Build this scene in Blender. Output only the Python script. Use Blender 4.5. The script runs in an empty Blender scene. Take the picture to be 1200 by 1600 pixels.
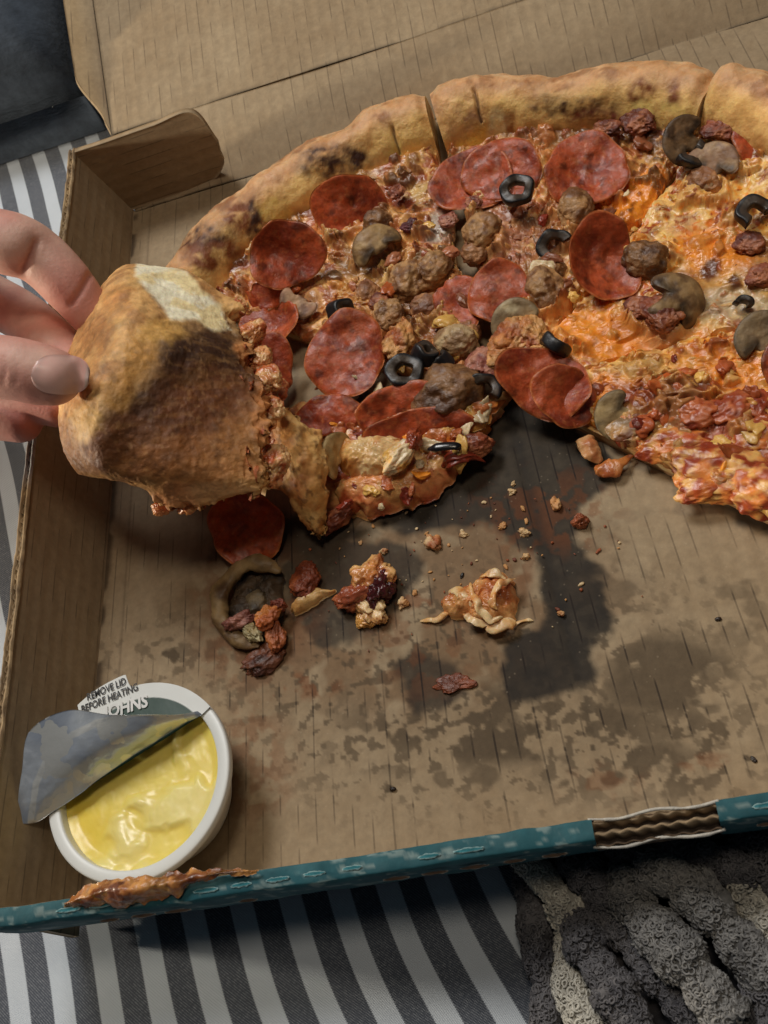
import bpy, math, random
import numpy as np
from mathutils import Matrix

# ------------------------------------------------------------------ camera, world, lights, exposure
sc = bpy.context.scene
CAMP = np.array([3.6594, -25.7179, 34.2956])                      # centimetres
CAMR = np.array([[0.9510961, 0.2139973, 0.2227585],
                 [-0.0681260, 0.8487082, -0.5244552],
                 [-0.3012889, 0.4836316, 0.8217819]])
FPX = 1650.74
cd = bpy.data.cameras.new('camera')
cam = bpy.data.objects.new('camera', cd)
sc.collection.objects.link(cam)
cd.sensor_fit = 'VERTICAL'
cd.sensor_height = 24.0
cd.lens = 24.0 * FPX / 1600.0
cd.clip_start = 0.01
cd.clip_end = 50
mw = Matrix.Identity(4)
for i in range(3):
    for j in range(3):
        mw[i][j] = CAMR[i, j]
    mw[i][3] = CAMP[i] * 0.01
cam.matrix_world = mw
sc.camera = cam
cd.dof.use_dof = True
cd.dof.focus_distance = 0.40
cd.dof.aperture_fstop = 24.0

w = bpy.data.worlds.new('World')
sc.world = w
w.use_nodes = True
w.node_tree.nodes['Background'].inputs[0].default_value = (0.72, 0.86, 1.0, 1)
w.node_tree.nodes['Background'].inputs[1].default_value = 0.035
sc.view_settings.view_transform = 'Standard'
sc.view_settings.look = 'None'
sc.view_settings.exposure = 0.0
sc.view_settings.gamma = 1.0


def area(name, loc, target, sx, sy, power, col):
    l = bpy.data.lights.new(name, 'AREA')
    l.shape = 'RECTANGLE'
    l.size, l.size_y = sx, sy
    l.energy = power
    l.color = col
    o = bpy.data.objects.new(name, l)
    sc.collection.objects.link(o)
    d = np.array(target, float) - np.array(loc, float)
    from mathutils import Vector
    o.rotation_euler = Vector(d).to_track_quat('-Z', 'Y').to_euler()
    o.location = loc
    return o


# a window behind and to the left of the box, a warm ceiling lamp above it
area('window_light', (-0.50, 0.85, 1.60), (0.0, 0.0, 0.0), 0.6, 0.55, 20.5, (1.0, 0.98, 0.95))
area('ceiling_lamp', (0.25, -0.05, 1.7), (0.0, 0.05, 0.0), 0.30, 0.30, 5.5, (1.0, 0.86, 0.68))

area('bedside_lamp', (-1.0, 0.0, 0.215), (0.0, 0.24, 0.03), 0.06, 0.06, 7.0, (1.0, 0.88, 0.70))

# ------------------------------------------------------------------ helpers
rng = np.random.default_rng(7)
random.seed(7)


def unp(x, y, z):
    d = CAMR @ np.array([(x - 600) / FPX, -(y - 800) / FPX, -1.0])
    t = (z - CAMP[2]) / d[2]
    return CAMP + t * d


def proj(P):
    q = (P - CAMP) @ CAMR
    return np.stack([600 + FPX * q[:, 0] / -q[:, 2], 800 - FPX * q[:, 1] / -q[:, 2]], 1)


def lin(r, g, b):
    f = lambda c: (c / 255.0) / 12.92 if c <= 10 else ((c / 255.0 + 0.055) / 1.055) ** 2.4
    return np.array([f(r), f(g), f(b)])


def _h(i, j, k, seed):
    n = (i.astype(np.int64) * 73856093) ^ (j.astype(np.int64) * 19349663) ^ (k.astype(np.int64) * 83492791) ^ (seed * 2654435761)
    n = (n ^ (n >> 13)) & 0xFFFFFFFF
    n = (n * 1274126177) & 0xFFFFFFFF
    n = (n ^ (n >> 16)) & 0xFFFFFFFF
    return n / 4294967295.0


def vn(P, s=1.0, seed=0):
    Q = P * s + seed * 17.31
    I = np.floor(Q)
    F = Q - I
    F = F * F * (3 - 2 * F)
    i, j, k = I[:, 0].astype(np.int64), I[:, 1].astype(np.int64), I[:, 2].astype(np.int64)
    r = 0
    for a in (0, 1):
        wa = F[:, 0] if a else 1 - F[:, 0]
        for b in (0, 1):
            wb = F[:, 1] if b else 1 - F[:, 1]
            for c in (0, 1):
                wc = F[:, 2] if c else 1 - F[:, 2]
                r = r + wa * wb * wc * _h(i + a, j + b, k + c, seed)
    return r


def fbm(P, s=1.0, o=4, seed=0, g=0.5):
    r = 0
    a = 1.0
    t = 0
    for q in range(o):
        r = r + a * vn(P, s, seed + q * 3)
        t += a
        a *= g
        s *= 2.03
    return r / t


def ridge(P, s=1.0, o=3, seed=0):
    r = 0
    a = 1.0
    t = 0
    for q in range(o):
        r = r + a * (1 - np.abs(2 * vn(P, s, seed + q * 5) - 1))
        t += a
        a *= 0.5
        s *= 2.0
    return r / t


def cells(P, s, seed=0, jit=.9):
    """2D cellular noise: distance to the nearest seed, to the second nearest, and a random number per cell"""
    Q = P[:, :2] * s + seed * 7.7
    I = np.floor(Q).astype(np.int64)
    d1 = np.full(len(Q), 9.0); d2 = d1.copy(); cid = np.zeros(len(Q)); z = np.zeros(len(Q), np.int64)
    for a in (-1, 0, 1):
        for b in (-1, 0, 1):
            i, j = I[:, 0] + a, I[:, 1] + b
            cx = i + .5 + jit * (_h(i, j, z, seed) - .5)
            cy = j + .5 + jit * (_h(i, j, z + 1, seed) - .5)
            d = np.hypot(Q[:, 0] - cx, Q[:, 1] - cy)
            r = _h(i, j, z + 2, seed)
            nw = d < d1
            d2 = np.where(nw, d1, np.minimum(d2, d))
            cid = np.where(nw, r, cid)
            d1 = np.where(nw, d, d1)
    return d1, d2, cid


def ss(a, b, x):
    t = np.clip((x - a) / (b - a), 0, 1)
    return t * t * (3 - 2 * t)


def mix(c0, c1, f):
    return c0 + (c1 - c0) * f[:, None]


def inpoly(q, poly):
    """signed distance to a polygon, positive inside"""
    poly = np.array(poly, float)
    x, y = q[:, 0], q[:, 1]
    ins = np.zeros(len(q), bool)
    dist = np.full(len(q), 1e9)
    n = len(poly)
    for i in range(n):
        a, b = poly[i], poly[(i + 1) % n]
        c = ((a[1] > y) != (b[1] > y))
        with np.errstate(divide='ignore', invalid='ignore'):
            xi = (b[0] - a[0]) * (y - a[1]) / (b[1] - a[1] + 1e-12) + a[0]
        ins ^= c & (x < xi)
        ab = b - a
        t = np.clip(((q - a) @ ab) / (ab @ ab + 1e-12), 0, 1)
        d = np.hypot(x - a[0] - t * ab[0], y - a[1] - t * ab[1])
        dist = np.minimum(dist, d)
    return np.where(ins, dist, -dist)


def catmull(C, n, closed=False):
    """sample a Catmull-Rom spline through rows of C (k, d) at n points"""
    C = np.array(C, float)
    k = len(C)
    if closed:
        t = np.linspace(0, k, n, endpoint=False)
    else:
        t = np.linspace(0, k - 1, n)
    i = np.floor(t).astype(int)
    if not closed:
        i = np.minimum(i, k - 2)
    f = (t - i)[:, None]
    if closed:
        g = lambda o: C[(i + o) % k]
    else:
        E_ = np.vstack([2 * C[0] - C[1], C, 2 * C[-1] - C[-2]])
        g = lambda o: E_[i + o + 1]
    p0, p1, p2, p3 = g(-1), g(0), g(1), g(2)
    return 0.5 * (2 * p1 + (p2 - p0) * f + (2 * p0 - 5 * p1 + 4 * p2 - p3) * f ** 2 + (3 * p1 - p0 - 3 * p2 + p3) * f ** 3)


def gridfaces(nu, nv, closev=False, off=0, flip=False):
    i = np.arange(nu - 1)[:, None]
    m = nv if closev else nv - 1
    j = np.arange(m)[None, :]
    j2 = (j + 1) % nv
    a = i * nv + j
    b = i * nv + j2
    c = (i + 1) * nv + j2
    d = (i + 1) * nv + j
    F = np.stack([a, b, c, d], -1).reshape(-1, 4) + off
    return F[:, ::-1] if flip else F


ORG = {}


def obj(name, V, F, mat, parent=None, attrs=None, smooth=True, base=None):
    """link one mesh object; V in centimetres, F (n,4)/(n,3) array or list of arrays"""
    V = np.asarray(V, float)
    if parent is not None:
        o0 = ORG[parent.name]
    else:
        o0 = np.array(base, float) if base is not None else np.array([V[:, 0].mean(), V[:, 1].mean(), V[:, 2].min()])
    me = bpy.data.meshes.new(name)
    Fs = F if isinstance(F, list) else [F]
    Fs = [np.asarray(f, np.int32) for f in Fs if len(f)]
    loops = np.concatenate([f.ravel() for f in Fs])
    tot = np.concatenate([np.full(len(f), f.shape[1], np.int32) for f in Fs])
    start = np.concatenate([[0], np.cumsum(tot)[:-1]]).astype(np.int32)
    me.vertices.add(len(V))
    me.vertices.foreach_set('co', ((V - o0) * 0.01).astype(np.float32).ravel())
    me.loops.add(len(loops))
    me.loops.foreach_set('vertex_index', loops)
    me.polygons.add(len(tot))
    me.polygons.foreach_set('loop_start', start)
    me.polygons.foreach_set('loop_total', tot)
    me.polygons.foreach_set('use_smooth', np.full(len(tot), smooth))
    me.update(calc_edges=True)
    me.validate()
    for k, a in (attrs or {}).items():
        a = np.asarray(a, np.float32)
        if a.ndim == 1:
            at = me.attributes.new(k, 'FLOAT', 'POINT')
            at.data.foreach_set('value', a)
        else:
            at = me.attributes.new(k, 'FLOAT_COLOR', 'POINT')
            at.data.foreach_set('color', np.concatenate([np.clip(a, 0, 1), np.ones((len(a), 1), np.float32)], 1).ravel())
    me.materials.append(mat)
    o = bpy.data.objects.new(name, me)
    sc.collection.objects.link(o)
    if parent is not None:
        o.parent = parent
        if parent.parent is not None or parent.type == 'MESH':
            pass
        ORG[o.name] = o0
    else:
        o.location = o0 * 0.01
        ORG[o.name] = o0
    return o


def thing(name, label, cat, base, group=None):
    o = bpy.data.objects.new(name, None)
    o.empty_display_size = 0.02
    sc.collection.objects.link(o)
    o.location = np.array(base, float) * 0.01
    ORG[o.name] = np.array(base, float)
    return tag(o, label, cat, group)


def tag(o, label, cat, group=None, kind=None):
    if label:
        o['label'] = label
    if cat:
        o['category'] = cat
    if group:
        o['group'] = group
    if kind:
        o['kind'] = kind
    return o


# ------------------------------------------------------------------ materials
def mat(name, col=None, attr='Col', rough=0.6, noise=(40, 0.25), bump=(120, 0.15, 0.002), coat=0.0, sss=0.0,
        sssr=(1, .4, .2), spec=0.5, rvar=0.0, metal=0.0, extra=None, bump2=None):
    m = bpy.data.materials.new(name)
    m.use_nodes = True
    nt = m.node_tree
    N, L = nt.nodes, nt.links
    b = N['Principled BSDF']
    tc = N.new('ShaderNodeTexCoord')
    if attr:
        a = N.new('ShaderNodeAttribute')
        a.attribute_name = attr
        src = a.outputs['Color']
    else:
        a = N.new('ShaderNodeRGB')
        a.outputs[0].default_value = (*col, 1)
        src = a.outputs[0]
    nz = N.new('ShaderNodeTexNoise')
    nz.inputs['Scale'].default_value = noise[0]
    nz.inputs['Detail'].default_value = 6
    nz.inputs['Roughness'].default_value = 0.65
    L.new(tc.outputs['Object'], nz.inputs['Vector'])
    mr = N.new('ShaderNodeMapRange')
    mr.inputs['From Min'].default_value = 0.25
    mr.inputs['From Max'].default_value = 0.75
    mr.inputs['To Min'].default_value = 1 - noise[1]
    mr.inputs['To Max'].default_value = 1 + noise[1]
    L.new(nz.outputs['Fac'], mr.inputs['Value'])
    mu = N.new('ShaderNodeVectorMath')
    mu.operation = 'SCALE'
    L.new(src, mu.inputs[0])
    L.new(mr.outputs[0], mu.inputs['Scale'])
    out = mu.outputs[0]
    if extra:
        out = extra(nt, tc, out)
    L.new(out, b.inputs['Base Color'])
    b.inputs['Roughness'].default_value = rough
    if rvar:
        n2 = N.new('ShaderNodeTexNoise')
        n2.inputs['Scale'].default_value = noise[0] * 0.7
        n2.inputs['Detail'].default_value = 4
        L.new(tc.outputs['Object'], n2.inputs['Vector'])
        m2 = N.new('ShaderNodeMapRange')
        m2.inputs['From Min'].default_value = 0.3
        m2.inputs['From Max'].default_value = 0.7
        m2.inputs['To Min'].default_value = max(0.05, rough - rvar)
        m2.inputs['To Max'].default_value = min(1, rough + rvar)
        L.new(n2.outputs['Fac'], m2.inputs['Value'])
        L.new(m2.outputs[0], b.inputs['Roughness'])
    b.inputs['Specular IOR Level'].default_value = spec
    b.inputs['Coat Weight'].default_value = coat
    b.inputs['Coat Roughness'].default_value = 0.2
    b.inputs['Metallic'].default_value = metal
    if sss:
        b.inputs['Subsurface Weight'].default_value = sss
        b.inputs['Subsurface Radius'].default_value = sssr
        b.inputs['Subsurface Scale'].default_value = 0.004
    bn = N.new('ShaderNodeTexNoise')
    bn.inputs['Scale'].default_value = bump[0]
    bn.inputs['Detail'].default_value = 6
    bn.inputs['Roughness'].default_value = 0.6
    L.new(tc.outputs['Object'], bn.inputs['Vector'])
    bp = N.new('ShaderNodeBump')
    bp.inputs['Strength'].default_value = bump[1]
    bp.inputs['Distance'].default_value = bump[2]
    L.new(bn.outputs['Fac'], bp.inputs['Height'])
    last = bp
    if bump2:
        last = bump2(nt, tc, bp)
    L.new(last.outputs[0], b.inputs['Normal'])
    return m


def flute_extra(strength):
    """broken dark score lines along the corrugation, from the 'fl' attribute (flute coordinate, cm)"""
    def f(nt, tc, col):
        N, L = nt.nodes, nt.links
        a = N.new('ShaderNodeAttribute')
        a.attribute_name = 'fl'
        g = N.new('ShaderNodeAttribute')
        g.attribute_name = 'wet'
        d = N.new('ShaderNodeMath'); d.operation = 'DIVIDE'
        L.new(a.outputs['Fac'], d.inputs[0]); d.inputs[1].default_value = 0.66
        fr = N.new('ShaderNodeMath'); fr.operation = 'FRACT'
        L.new(d.outputs[0], fr.inputs[0])
        c = N.new('ShaderNodeMath'); c.operation = 'SUBTRACT'
        L.new(fr.outputs[0], c.inputs[0]); c.inputs[1].default_value = 0.5
        ab = N.new('ShaderNodeMath'); ab.operation = 'ABSOLUTE'
        L.new(c.outputs[0], ab.inputs[0])
        mr = N.new('ShaderNodeMapRange')
        mr.interpolation_type = 'SMOOTHSTEP'
        mr.inputs['From Min'].default_value = 0.028
        mr.inputs['From Max'].default_value = 0.062
        mr.inputs['To Min'].default_value = 1
        mr.inputs['To Max'].default_value = 0
        L.new(ab.outputs[0], mr.inputs['Value'])
        nz = N.new('ShaderNodeTexNoise')
        nz.inputs['Scale'].default_value = 75
        nz.inputs['Detail'].default_value = 3
        L.new(tc.outputs['Object'], nz.inputs['Vector'])
        m2 = N.new('ShaderNodeMapRange')
        m2.inputs['From Min'].default_value = 0.46
        m2.inputs['From Max'].default_value = 0.56
        L.new(nz.outputs['Fac'], m2.inputs['Value'])
        # more lines where the board is soaked
        ad = N.new('ShaderNodeMath'); ad.operation = 'MULTIPLY_ADD'
        L.new(g.outputs['Fac'], ad.inputs[0]); ad.inputs[1].default_value = 0.55; ad.inputs[2].default_value = 0.42
        mm = N.new('ShaderNodeMath'); mm.operation = 'MULTIPLY'
        L.new(m2.outputs[0], mm.inputs[0]); L.new(ad.outputs[0], mm.inputs[1])
        m3 = N.new('ShaderNodeMath'); m3.operation = 'MULTIPLY'
        L.new(mm.outputs[0], m3.inputs[0]); L.new(mr.outputs[0], m3.inputs[1])
        m4 = N.new('ShaderNodeMath'); m4.operation = 'MULTIPLY'
        L.new(m3.outputs[0], m4.inputs[0]); m4.inputs[1].default_value = strength
        mx = N.new('ShaderNodeMix'); mx.data_type = 'RGBA'
        L.new(m4.outputs[0], mx.inputs['Factor'])
        L.new(col, mx.inputs['A'])
        mx.inputs['B'].default_value = (0.018, 0.012, 0.009, 1)
        # pale paper fibres
        v = N.new('ShaderNodeTexVoronoi')
        v.inputs['Scale'].default_value = 260
        L.new(tc.outputs['Object'], v.inputs['Vector'])
        m5 = N.new('ShaderNodeMapRange')
        m5.inputs['From Min'].default_value = 0.06
        m5.inputs['From Max'].default_value = 0.12
        m5.inputs['To Min'].default_value = 0.14
        m5.inputs['To Max'].default_value = 0
        L.new(v.outputs['Distance'], m5.inputs['Value'])
        m6 = N.new('ShaderNodeMix'); m6.data_type = 'RGBA'
        L.new(m5.outputs[0], m6.inputs['Factor'])
        L.new(mx.outputs['Result'], m6.inputs['A'])
        m6.inputs['B'].default_value = (0.6, 0.48, 0.33, 1)
        return m6.outputs['Result']
    return f


def flute_bump(nt, tc, prev):
    N, L = nt.nodes, nt.links
    a = N.new('ShaderNodeAttribute')
    a.attribute_name = 'fl'
    s = N.new('ShaderNodeMath'); s.operation = 'MULTIPLY'
    L.new(a.outputs['Fac'], s.inputs[0]); s.inputs[1].default_value = 2 * math.pi / 0.66
    c = N.new('ShaderNodeMath'); c.operation = 'COSINE'
    L.new(s.outputs[0], c.inputs[0])
    bp = N.new('ShaderNodeBump')
    bp.inputs['Strength'].default_value = 0.10
    bp.inputs['Distance'].default_value = 0.0005
    L.new(c.outputs[0], bp.inputs['Height'])
    L.new(prev.outputs[0], bp.inputs['Normal'])
    return bp


M_KRAFT = mat('kraft_board', rough=0.82, noise=(300, 0.16), bump=(700, 0.25, 0.0004), spec=0.3, extra=flute_extra(0.9), bump2=flute_bump)
M_CRUST = mat('baked_crust', rough=0.58, noise=(170, 0.22), bump=(300, 0.6, 0.0014), sss=0.12, sssr=(1, .5, .2), rvar=0.15)
M_CHEESE = mat('melted_cheese', rough=0.30, noise=(200, 0.26), bump=(240, 0.5, 0.0012), sss=0.18, sssr=(1, .45, .15), rvar=0.16, coat=0.12)
M_CRUMB = mat('bread_underside', rough=0.6, noise=(260, 0.30), bump=(340, 0.55, 0.0010), sss=0.08, sssr=(1, .5, .2), rvar=0.12)
M_PEP = mat('pepperoni', rough=0.42, noise=(380, 0.40), bump=(300, 0.55, 0.0012), sss=0.06, sssr=(1, .4, .15), rvar=0.18, coat=0.06, spec=.42)
M_SAUS = mat('sausage', rough=0.45, noise=(260, 0.45), bump=(190, 0.9, 0.0022), rvar=0.15, coat=0.1)
M_OLIVE = mat('black_olive', col=(0.008, 0.007, 0.008), attr=None, rough=0.24, noise=(200, 0.4), bump=(300, 0.25, 0.0006), coat=0.3)
M_OLIVEIN = mat('olive_flesh', col=(0.085, 0.062, 0.042), attr=None, rough=0.35, noise=(250, 0.5), bump=(300, 0.4, 0.0006))
M_MUSH = mat('mushroom', rough=0.5, noise=(180, 0.4), bump=(240, 0.6, 0.0011), coat=0.02, rvar=0.12, spec=.35)
M_TEAL = mat('teal_print', rough=0.72, spec=.3, noise=(160, 0.22), bump=(300, 0.3, 0.0006), rvar=0.12)
M_PAPER = mat('torn_paper', rough=0.85, noise=(250, 0.25), bump=(350, 0.7, 0.001))

print('materials ok')

# ------------------------------------------------------------------ bed sheet
PER = 1.68


def sheet_mat():
    m = bpy.data.materials.new('striped_cotton')
    m.use_nodes = True
    nt = m.node_tree
    N, L = nt.nodes, nt.links
    b = N['Principled BSDF']
    a = N.new('ShaderNodeAttribute'); a.attribute_name = 'st'
    t = N.new('ShaderNodeAttribute'); t.attribute_name = 'tt'

    def mth(op, x, y=None, z=None):
        n = N.new('ShaderNodeMath'); n.operation = op
        for k, v in enumerate((x, y, z)):
            if v is None:
                continue
            if isinstance(v, (int, float)):
                n.inputs[k].default_value = v
            else:
                L.new(v, n.inputs[k])
        return n.outputs[0]
    s, tt = a.outputs['Fac'], t.outputs['Fac']
    tri = mth('ABSOLUTE', mth('SUBTRACT', mth('FRACT', mth('DIVIDE', s, PER)), 0.5))      # 0..0.5
    # thread scale serration on the stripe edge
    ser = mth('MULTIPLY', mth('SINE', mth('MULTIPLY', tt, 2 * math.pi / 0.075)), 0.008)
    mr = N.new('ShaderNodeMapRange'); mr.interpolation_type = 'SMOOTHSTEP'
    mr.inputs['From Min'].default_value = 0.248; mr.inputs['From Max'].default_value = 0.282
    mr.inputs['To Min'].default_value = 1; mr.inputs['To Max'].default_value = 0
    L.new(mth('ADD', tri, ser), mr.inputs['Value'])
    dark = mr.outputs[0]
    # weave: warp and weft threads
    wv = mth('MULTIPLY', mth('SINE', mth('MULTIPLY', mth('ADD', s, mth('MULTIPLY', tt, 0.5)), 2 * math.pi / 0.085)),
             mth('SINE', mth('MULTIPLY', tt, 2 * math.pi / 0.075)))
    tc = N.new('ShaderNodeTexCoord')
    nz = N.new('ShaderNodeTexNoise'); nz.inputs['Scale'].default_value = 900; nz.inputs['Detail'].default_value = 2
    L.new(tc.outputs['Object'], nz.inputs['Vector'])
    n2 = N.new('ShaderNodeTexNoise'); n2.inputs['Scale'].default_value = 60; n2.inputs['Detail'].default_value = 5
    L.new(tc.outputs['Object'], n2.inputs['Vector'])
    sp = N.new('ShaderNodeMapRange')
    sp.inputs['From Min'].default_value = 0.15; sp.inputs['From Max'].default_value = 1.1
    L.new(mth('ADD', wv, mth('MULTIPLY', mth('SUBTRACT', nz.outputs['Fac'], 0.5), 1.6)), sp.inputs['Value'])
    dk = N.new('ShaderNodeMix'); dk.data_type = 'RGBA'
    dk.inputs['A'].default_value = (0.062, 0.072, 0.094, 1); dk.inputs['B'].default_value = (0.30, 0.32, 0.35, 1)
    L.new(sp.outputs[0], dk.inputs['Factor'])
    wh = N.new('ShaderNodeMix'); wh.data_type = 'RGBA'
    wh.inputs['A'].default_value = (0.45, 0.50, 0.56, 1); wh.inputs['B'].default_value = (0.56, 0.61, 0.67, 1)
    L.new(n2.outputs['Fac'], wh.inputs['Factor'])
    mx = N.new('ShaderNodeMix'); mx.data_type = 'RGBA'
    L.new(dark, mx.inputs['Factor']); L.new(wh.outputs['Result'], mx.inputs['A']); L.new(dk.outputs['Result'], mx.inputs['B'])
    L.new(mx.outputs['Result'], b.inputs['Base Color'])
    b.inputs['Roughness'].default_value = 0.9
    b.inputs['Specular IOR Level'].default_value = 0.2
    b.inputs['Sheen Weight'].default_value = 0.15
    bp = N.new('ShaderNodeBump'); bp.inputs['Strength'].default_value = 0.35; bp.inputs['Distance'].default_value = 0.0006
    L.new(mth('ADD', wv, n2.outputs['Fac']), bp.inputs['Height'])
    L.new(bp.outputs[0], b.inputs['Normal'])
    return m


def sheet():
    nx, ny = 420, 420
    x = np.linspace(-75, 60, nx)
    y = np.linspace(-50, 85, ny)
    X, Y = np.meshgrid(x, y, indexing='ij')
    P = np.stack([X.ravel(), Y.ravel(), np.zeros(nx * ny)], 1)
    n = fbm(P, 0.11, 3, 5)
    wr = ridge(P @ np.array([[.9, .3, 0], [-.3, .6, 0], [0, 0, 1]]), 0.16, 2, 9)
    z = -0.75 + (n - 0.5) * 0.5 + (wr - .6) * 0.35
    inside = ss(3, -1, np.maximum(np.abs(P[:, 0]) - 18, np.abs(P[:, 1]) - 18))
    z = np.minimum(z * (1 - inside) + (-0.75) * inside, -0.36)
    nn = np.array([0.945, 0.327])
    dd = np.array([0.327, -0.945])
    s = P[:, :2] @ nn
    t = P[:, :2] @ dd
    s = s + 1.9 * (fbm(P, 0.07, 2, 21) - .5) + 0.35 * np.sin((t - 12) * 0.42) * ss(8, 18, t) + .25
    P[:, 2] = z
    o = obj('bed_sheet', P, gridfaces(nx, ny, flip=True), sheet_mat(), attrs={'st': s, 'tt': t}, base=(0, 0, -.75))
    tag(o, 'white cotton bed sheet with charcoal stripes under the pizza box', None, None, 'structure')


sheet()

# ------------------------------------------------------------------ pizza box
BOX = thing('pizza_box', 'open brown corrugated pizza box with teal front edge and grease stains', 'box', (0, 0, -0.35))
KR = lin(170, 151, 123)
KR2 = lin(148, 127, 99)


def kraft_col(P, seed=0):
    n = fbm(P, 0.25, 4, 31 + seed)
    n2 = fbm(P, 2.5, 3, 41 + seed)
    return mix(np.tile(KR, (len(P), 1)), KR2, np.clip(n * 1.2 + (n2 - .5) * .6, 0, 1))


H = 4.5


def floor_panel():
    n = 500
    x = np.linspace(-18, 18, n)
    X, Y = np.meshgrid(x, np.linspace(-17.4, 18, n), indexing='ij')
    P = np.stack([X.ravel(), Y.ravel(), np.zeros(n * n)], 1)
    q = proj(P)
    qn = q + 26 * (np.stack([fbm(P, 0.9, 4, 3), fbm(P, 0.9, 4, 8)], 1) - .5) * 2
    col = kraft_col(P)
    wet = np.zeros(len(P))
    fine = fbm(P, 2.2, 4, 15)
    mid = fbm(P, 0.7, 4, 17)

    def stain(poly, soft=9, amt=1.0):
        return amt * ss(-soft, soft, inpoly(qn, poly))

    def ell(cx, cy, rx, ry, soft=.25):
        d = np.hypot((qn[:, 0] - cx) / rx, (qn[:, 1] - cy) / ry)
        return ss(1 + soft, 1 - soft, d)
    dark = np.maximum.reduce([
        stain([(560, 800), (640, 700), (800, 600), (880, 640), (930, 690), (985, 740), (905, 790), (885, 830), (925, 850), (940, 885), (925, 915),
               (948, 965), (938, 1010), (928, 1062), (880, 1088), (800, 1098), (778, 1065), (795, 1010), (838, 990), (858, 950),
               (850, 890), (815, 850), (760, 820), (640, 830)]),
        stain([(470, 800), (560, 845), (620, 845), (655, 880), (660, 915), (640, 945), (615, 955), (560, 1000), (510, 1010), (455, 960),
               (440, 880)]) * .85,
        stain([(610, 1045), (650, 1020), (712, 1042), (727, 1080), (690, 1112), (640, 1106)]) * .85,
        stain([(330, 780), (520, 800), (600, 830), (480, 870), (340, 880)], 14) * .9,
        stain([(1090, 780), (1200, 800), (1230, 850), (1150, 825)], 12) * .9,
        stain([(900, 650), (1200, 790), (1000, 560)], 12)])
    spots = np.maximum.reduce([
        ss(.56, .60, mid) * ell(800, 1140, 260, 62, .4),
        ss(.49, .54, mid) * ell(1040, 1060, 100, 66, .35) * .95,
        ss(.50, .55, mid) * ell(985, 1205, 140, 45, .35) * .9,
        ell(762, 1215, 26, 20) * .8, ell(690, 1215, 14, 14) * .7, ell(800, 1120, 30, 12) * .7,
        ss(.52, .58, mid) * ell(1140, 930, 70, 110, .5) * .5,
        ss(.52, .60, mid) * ell(1020, 890, 120, 60, .5) * .55,
        ell(275, 1030, 10, 9), ell(262, 1000, 9, 6) * .6, ell(613, 1233, 9, 7), ell(1178, 1188, 9, 6),
        ss(.56, .62, fine) * ell(300, 1050, 150, 90, .5) * .6,
        ss(.575, .60, fbm(P, 1.5, 3, 18)) * ell(840, 1140, 330, 80, .4) * .95, ss(.60, .63, fbm(P, 3.4, 3, 19)) * ell(760, 1080, 420, 190, .4) * .8,
        ss(.59, .615, fbm(P, 1.8, 3, 20)) * ell(1030, 1150, 190, 110, .4) * .9])
    film = ss(.40, .55, mid) * ell(640, 950, 330, 165, .35)
    wet = np.maximum(dark, spots * .75)
    red = np.maximum.reduce([
        ss(.42, .55, fine) * ell(395, 1200, 55, 95, .5) * .75, ss(.40, .52, fine) * ell(400, 960, 90, 110, .5) * .8,
        ss(.50, .58, fine) * ell(660, 1010, 90, 70, .5) * .6, ss(.44, .56, fine) * ell(940, 1228, 60, 32, .5) * .6,
        ss(.45, .55, fine) * ell(1098, 1188, 35, 14, .5) * .7, ss(.46, .54, fine) * ell(470, 1075, 75, 14, .4),
        ss(.50, .56, fine) * ell(640, 945, 90, 9, .4), ss(.50, .56, fine) * ell(860, 800, 110, 60, .5) * .8,
        ss(.47, .55, fine) * ell(810, 860, 30, 60, .5) * .7])
    col = mix(col, lin(112, 82, 54), film * .65)
    col = mix(col, lin(84, 70, 53), np.clip(spots, 0, 1) * .9)
    col = mix(col, lin(44, 39, 34), np.clip(dark, 0, 1) * (.93 + .2 * (fine - .5)))
    col = mix(col, lin(120, 68, 34), red * .6)
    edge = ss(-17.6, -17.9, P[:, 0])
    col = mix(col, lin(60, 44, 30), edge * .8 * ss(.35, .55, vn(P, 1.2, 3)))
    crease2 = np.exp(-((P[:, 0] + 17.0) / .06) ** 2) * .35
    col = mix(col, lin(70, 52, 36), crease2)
    # two pressed grooves and a slight warp of the board
    g = np.exp(-((P[:, 0] + .2 + .08 * P[:, 1]) / .22) ** 2) * ss(4, -2, P[:, 1]) * ss(-17, -9, P[:, 1])
    g2 = np.exp(-((P[:, 0] + 6.0) / .18) ** 2) * ss(-9, -12, P[:, 1]) * .6
    col = mix(col, lin(40, 36, 32), g * .5)
    P[:, 2] = -.09 * (g + g2) + .05 * (fbm(P, 0.2, 2, 77) - .5) + 0.003 * np.cos(P[:, 0] * 2 * math.pi / .66)
    fl = P[:, 0] + .07 * P[:, 1] * ss(-8, 2, P[:, 0]) + .06 * (fbm(P, .3, 2, 4) - .5)
    # underside
    V = np.vstack([P, [(-18, -17.4, -.35), (18, -17.4, -.35), (18, 18, -.35), (-18, 18, -.35)]])
    F2 = np.array([[n * n, n * n + 3, n * n + 2, n * n + 1]])
    ce = np.vstack([col, np.tile(KR2, (4, 1))])
    obj('floor_panel', V, [gridfaces(n, n, flip=True), F2], M_KRAFT, BOX,
        {'Col': ce, 'fl': np.append(fl, np.zeros(4)), 'wet': np.append(np.clip(wet + red * .3, 0, 1), np.zeros(4))})


floor_panel()


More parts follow.
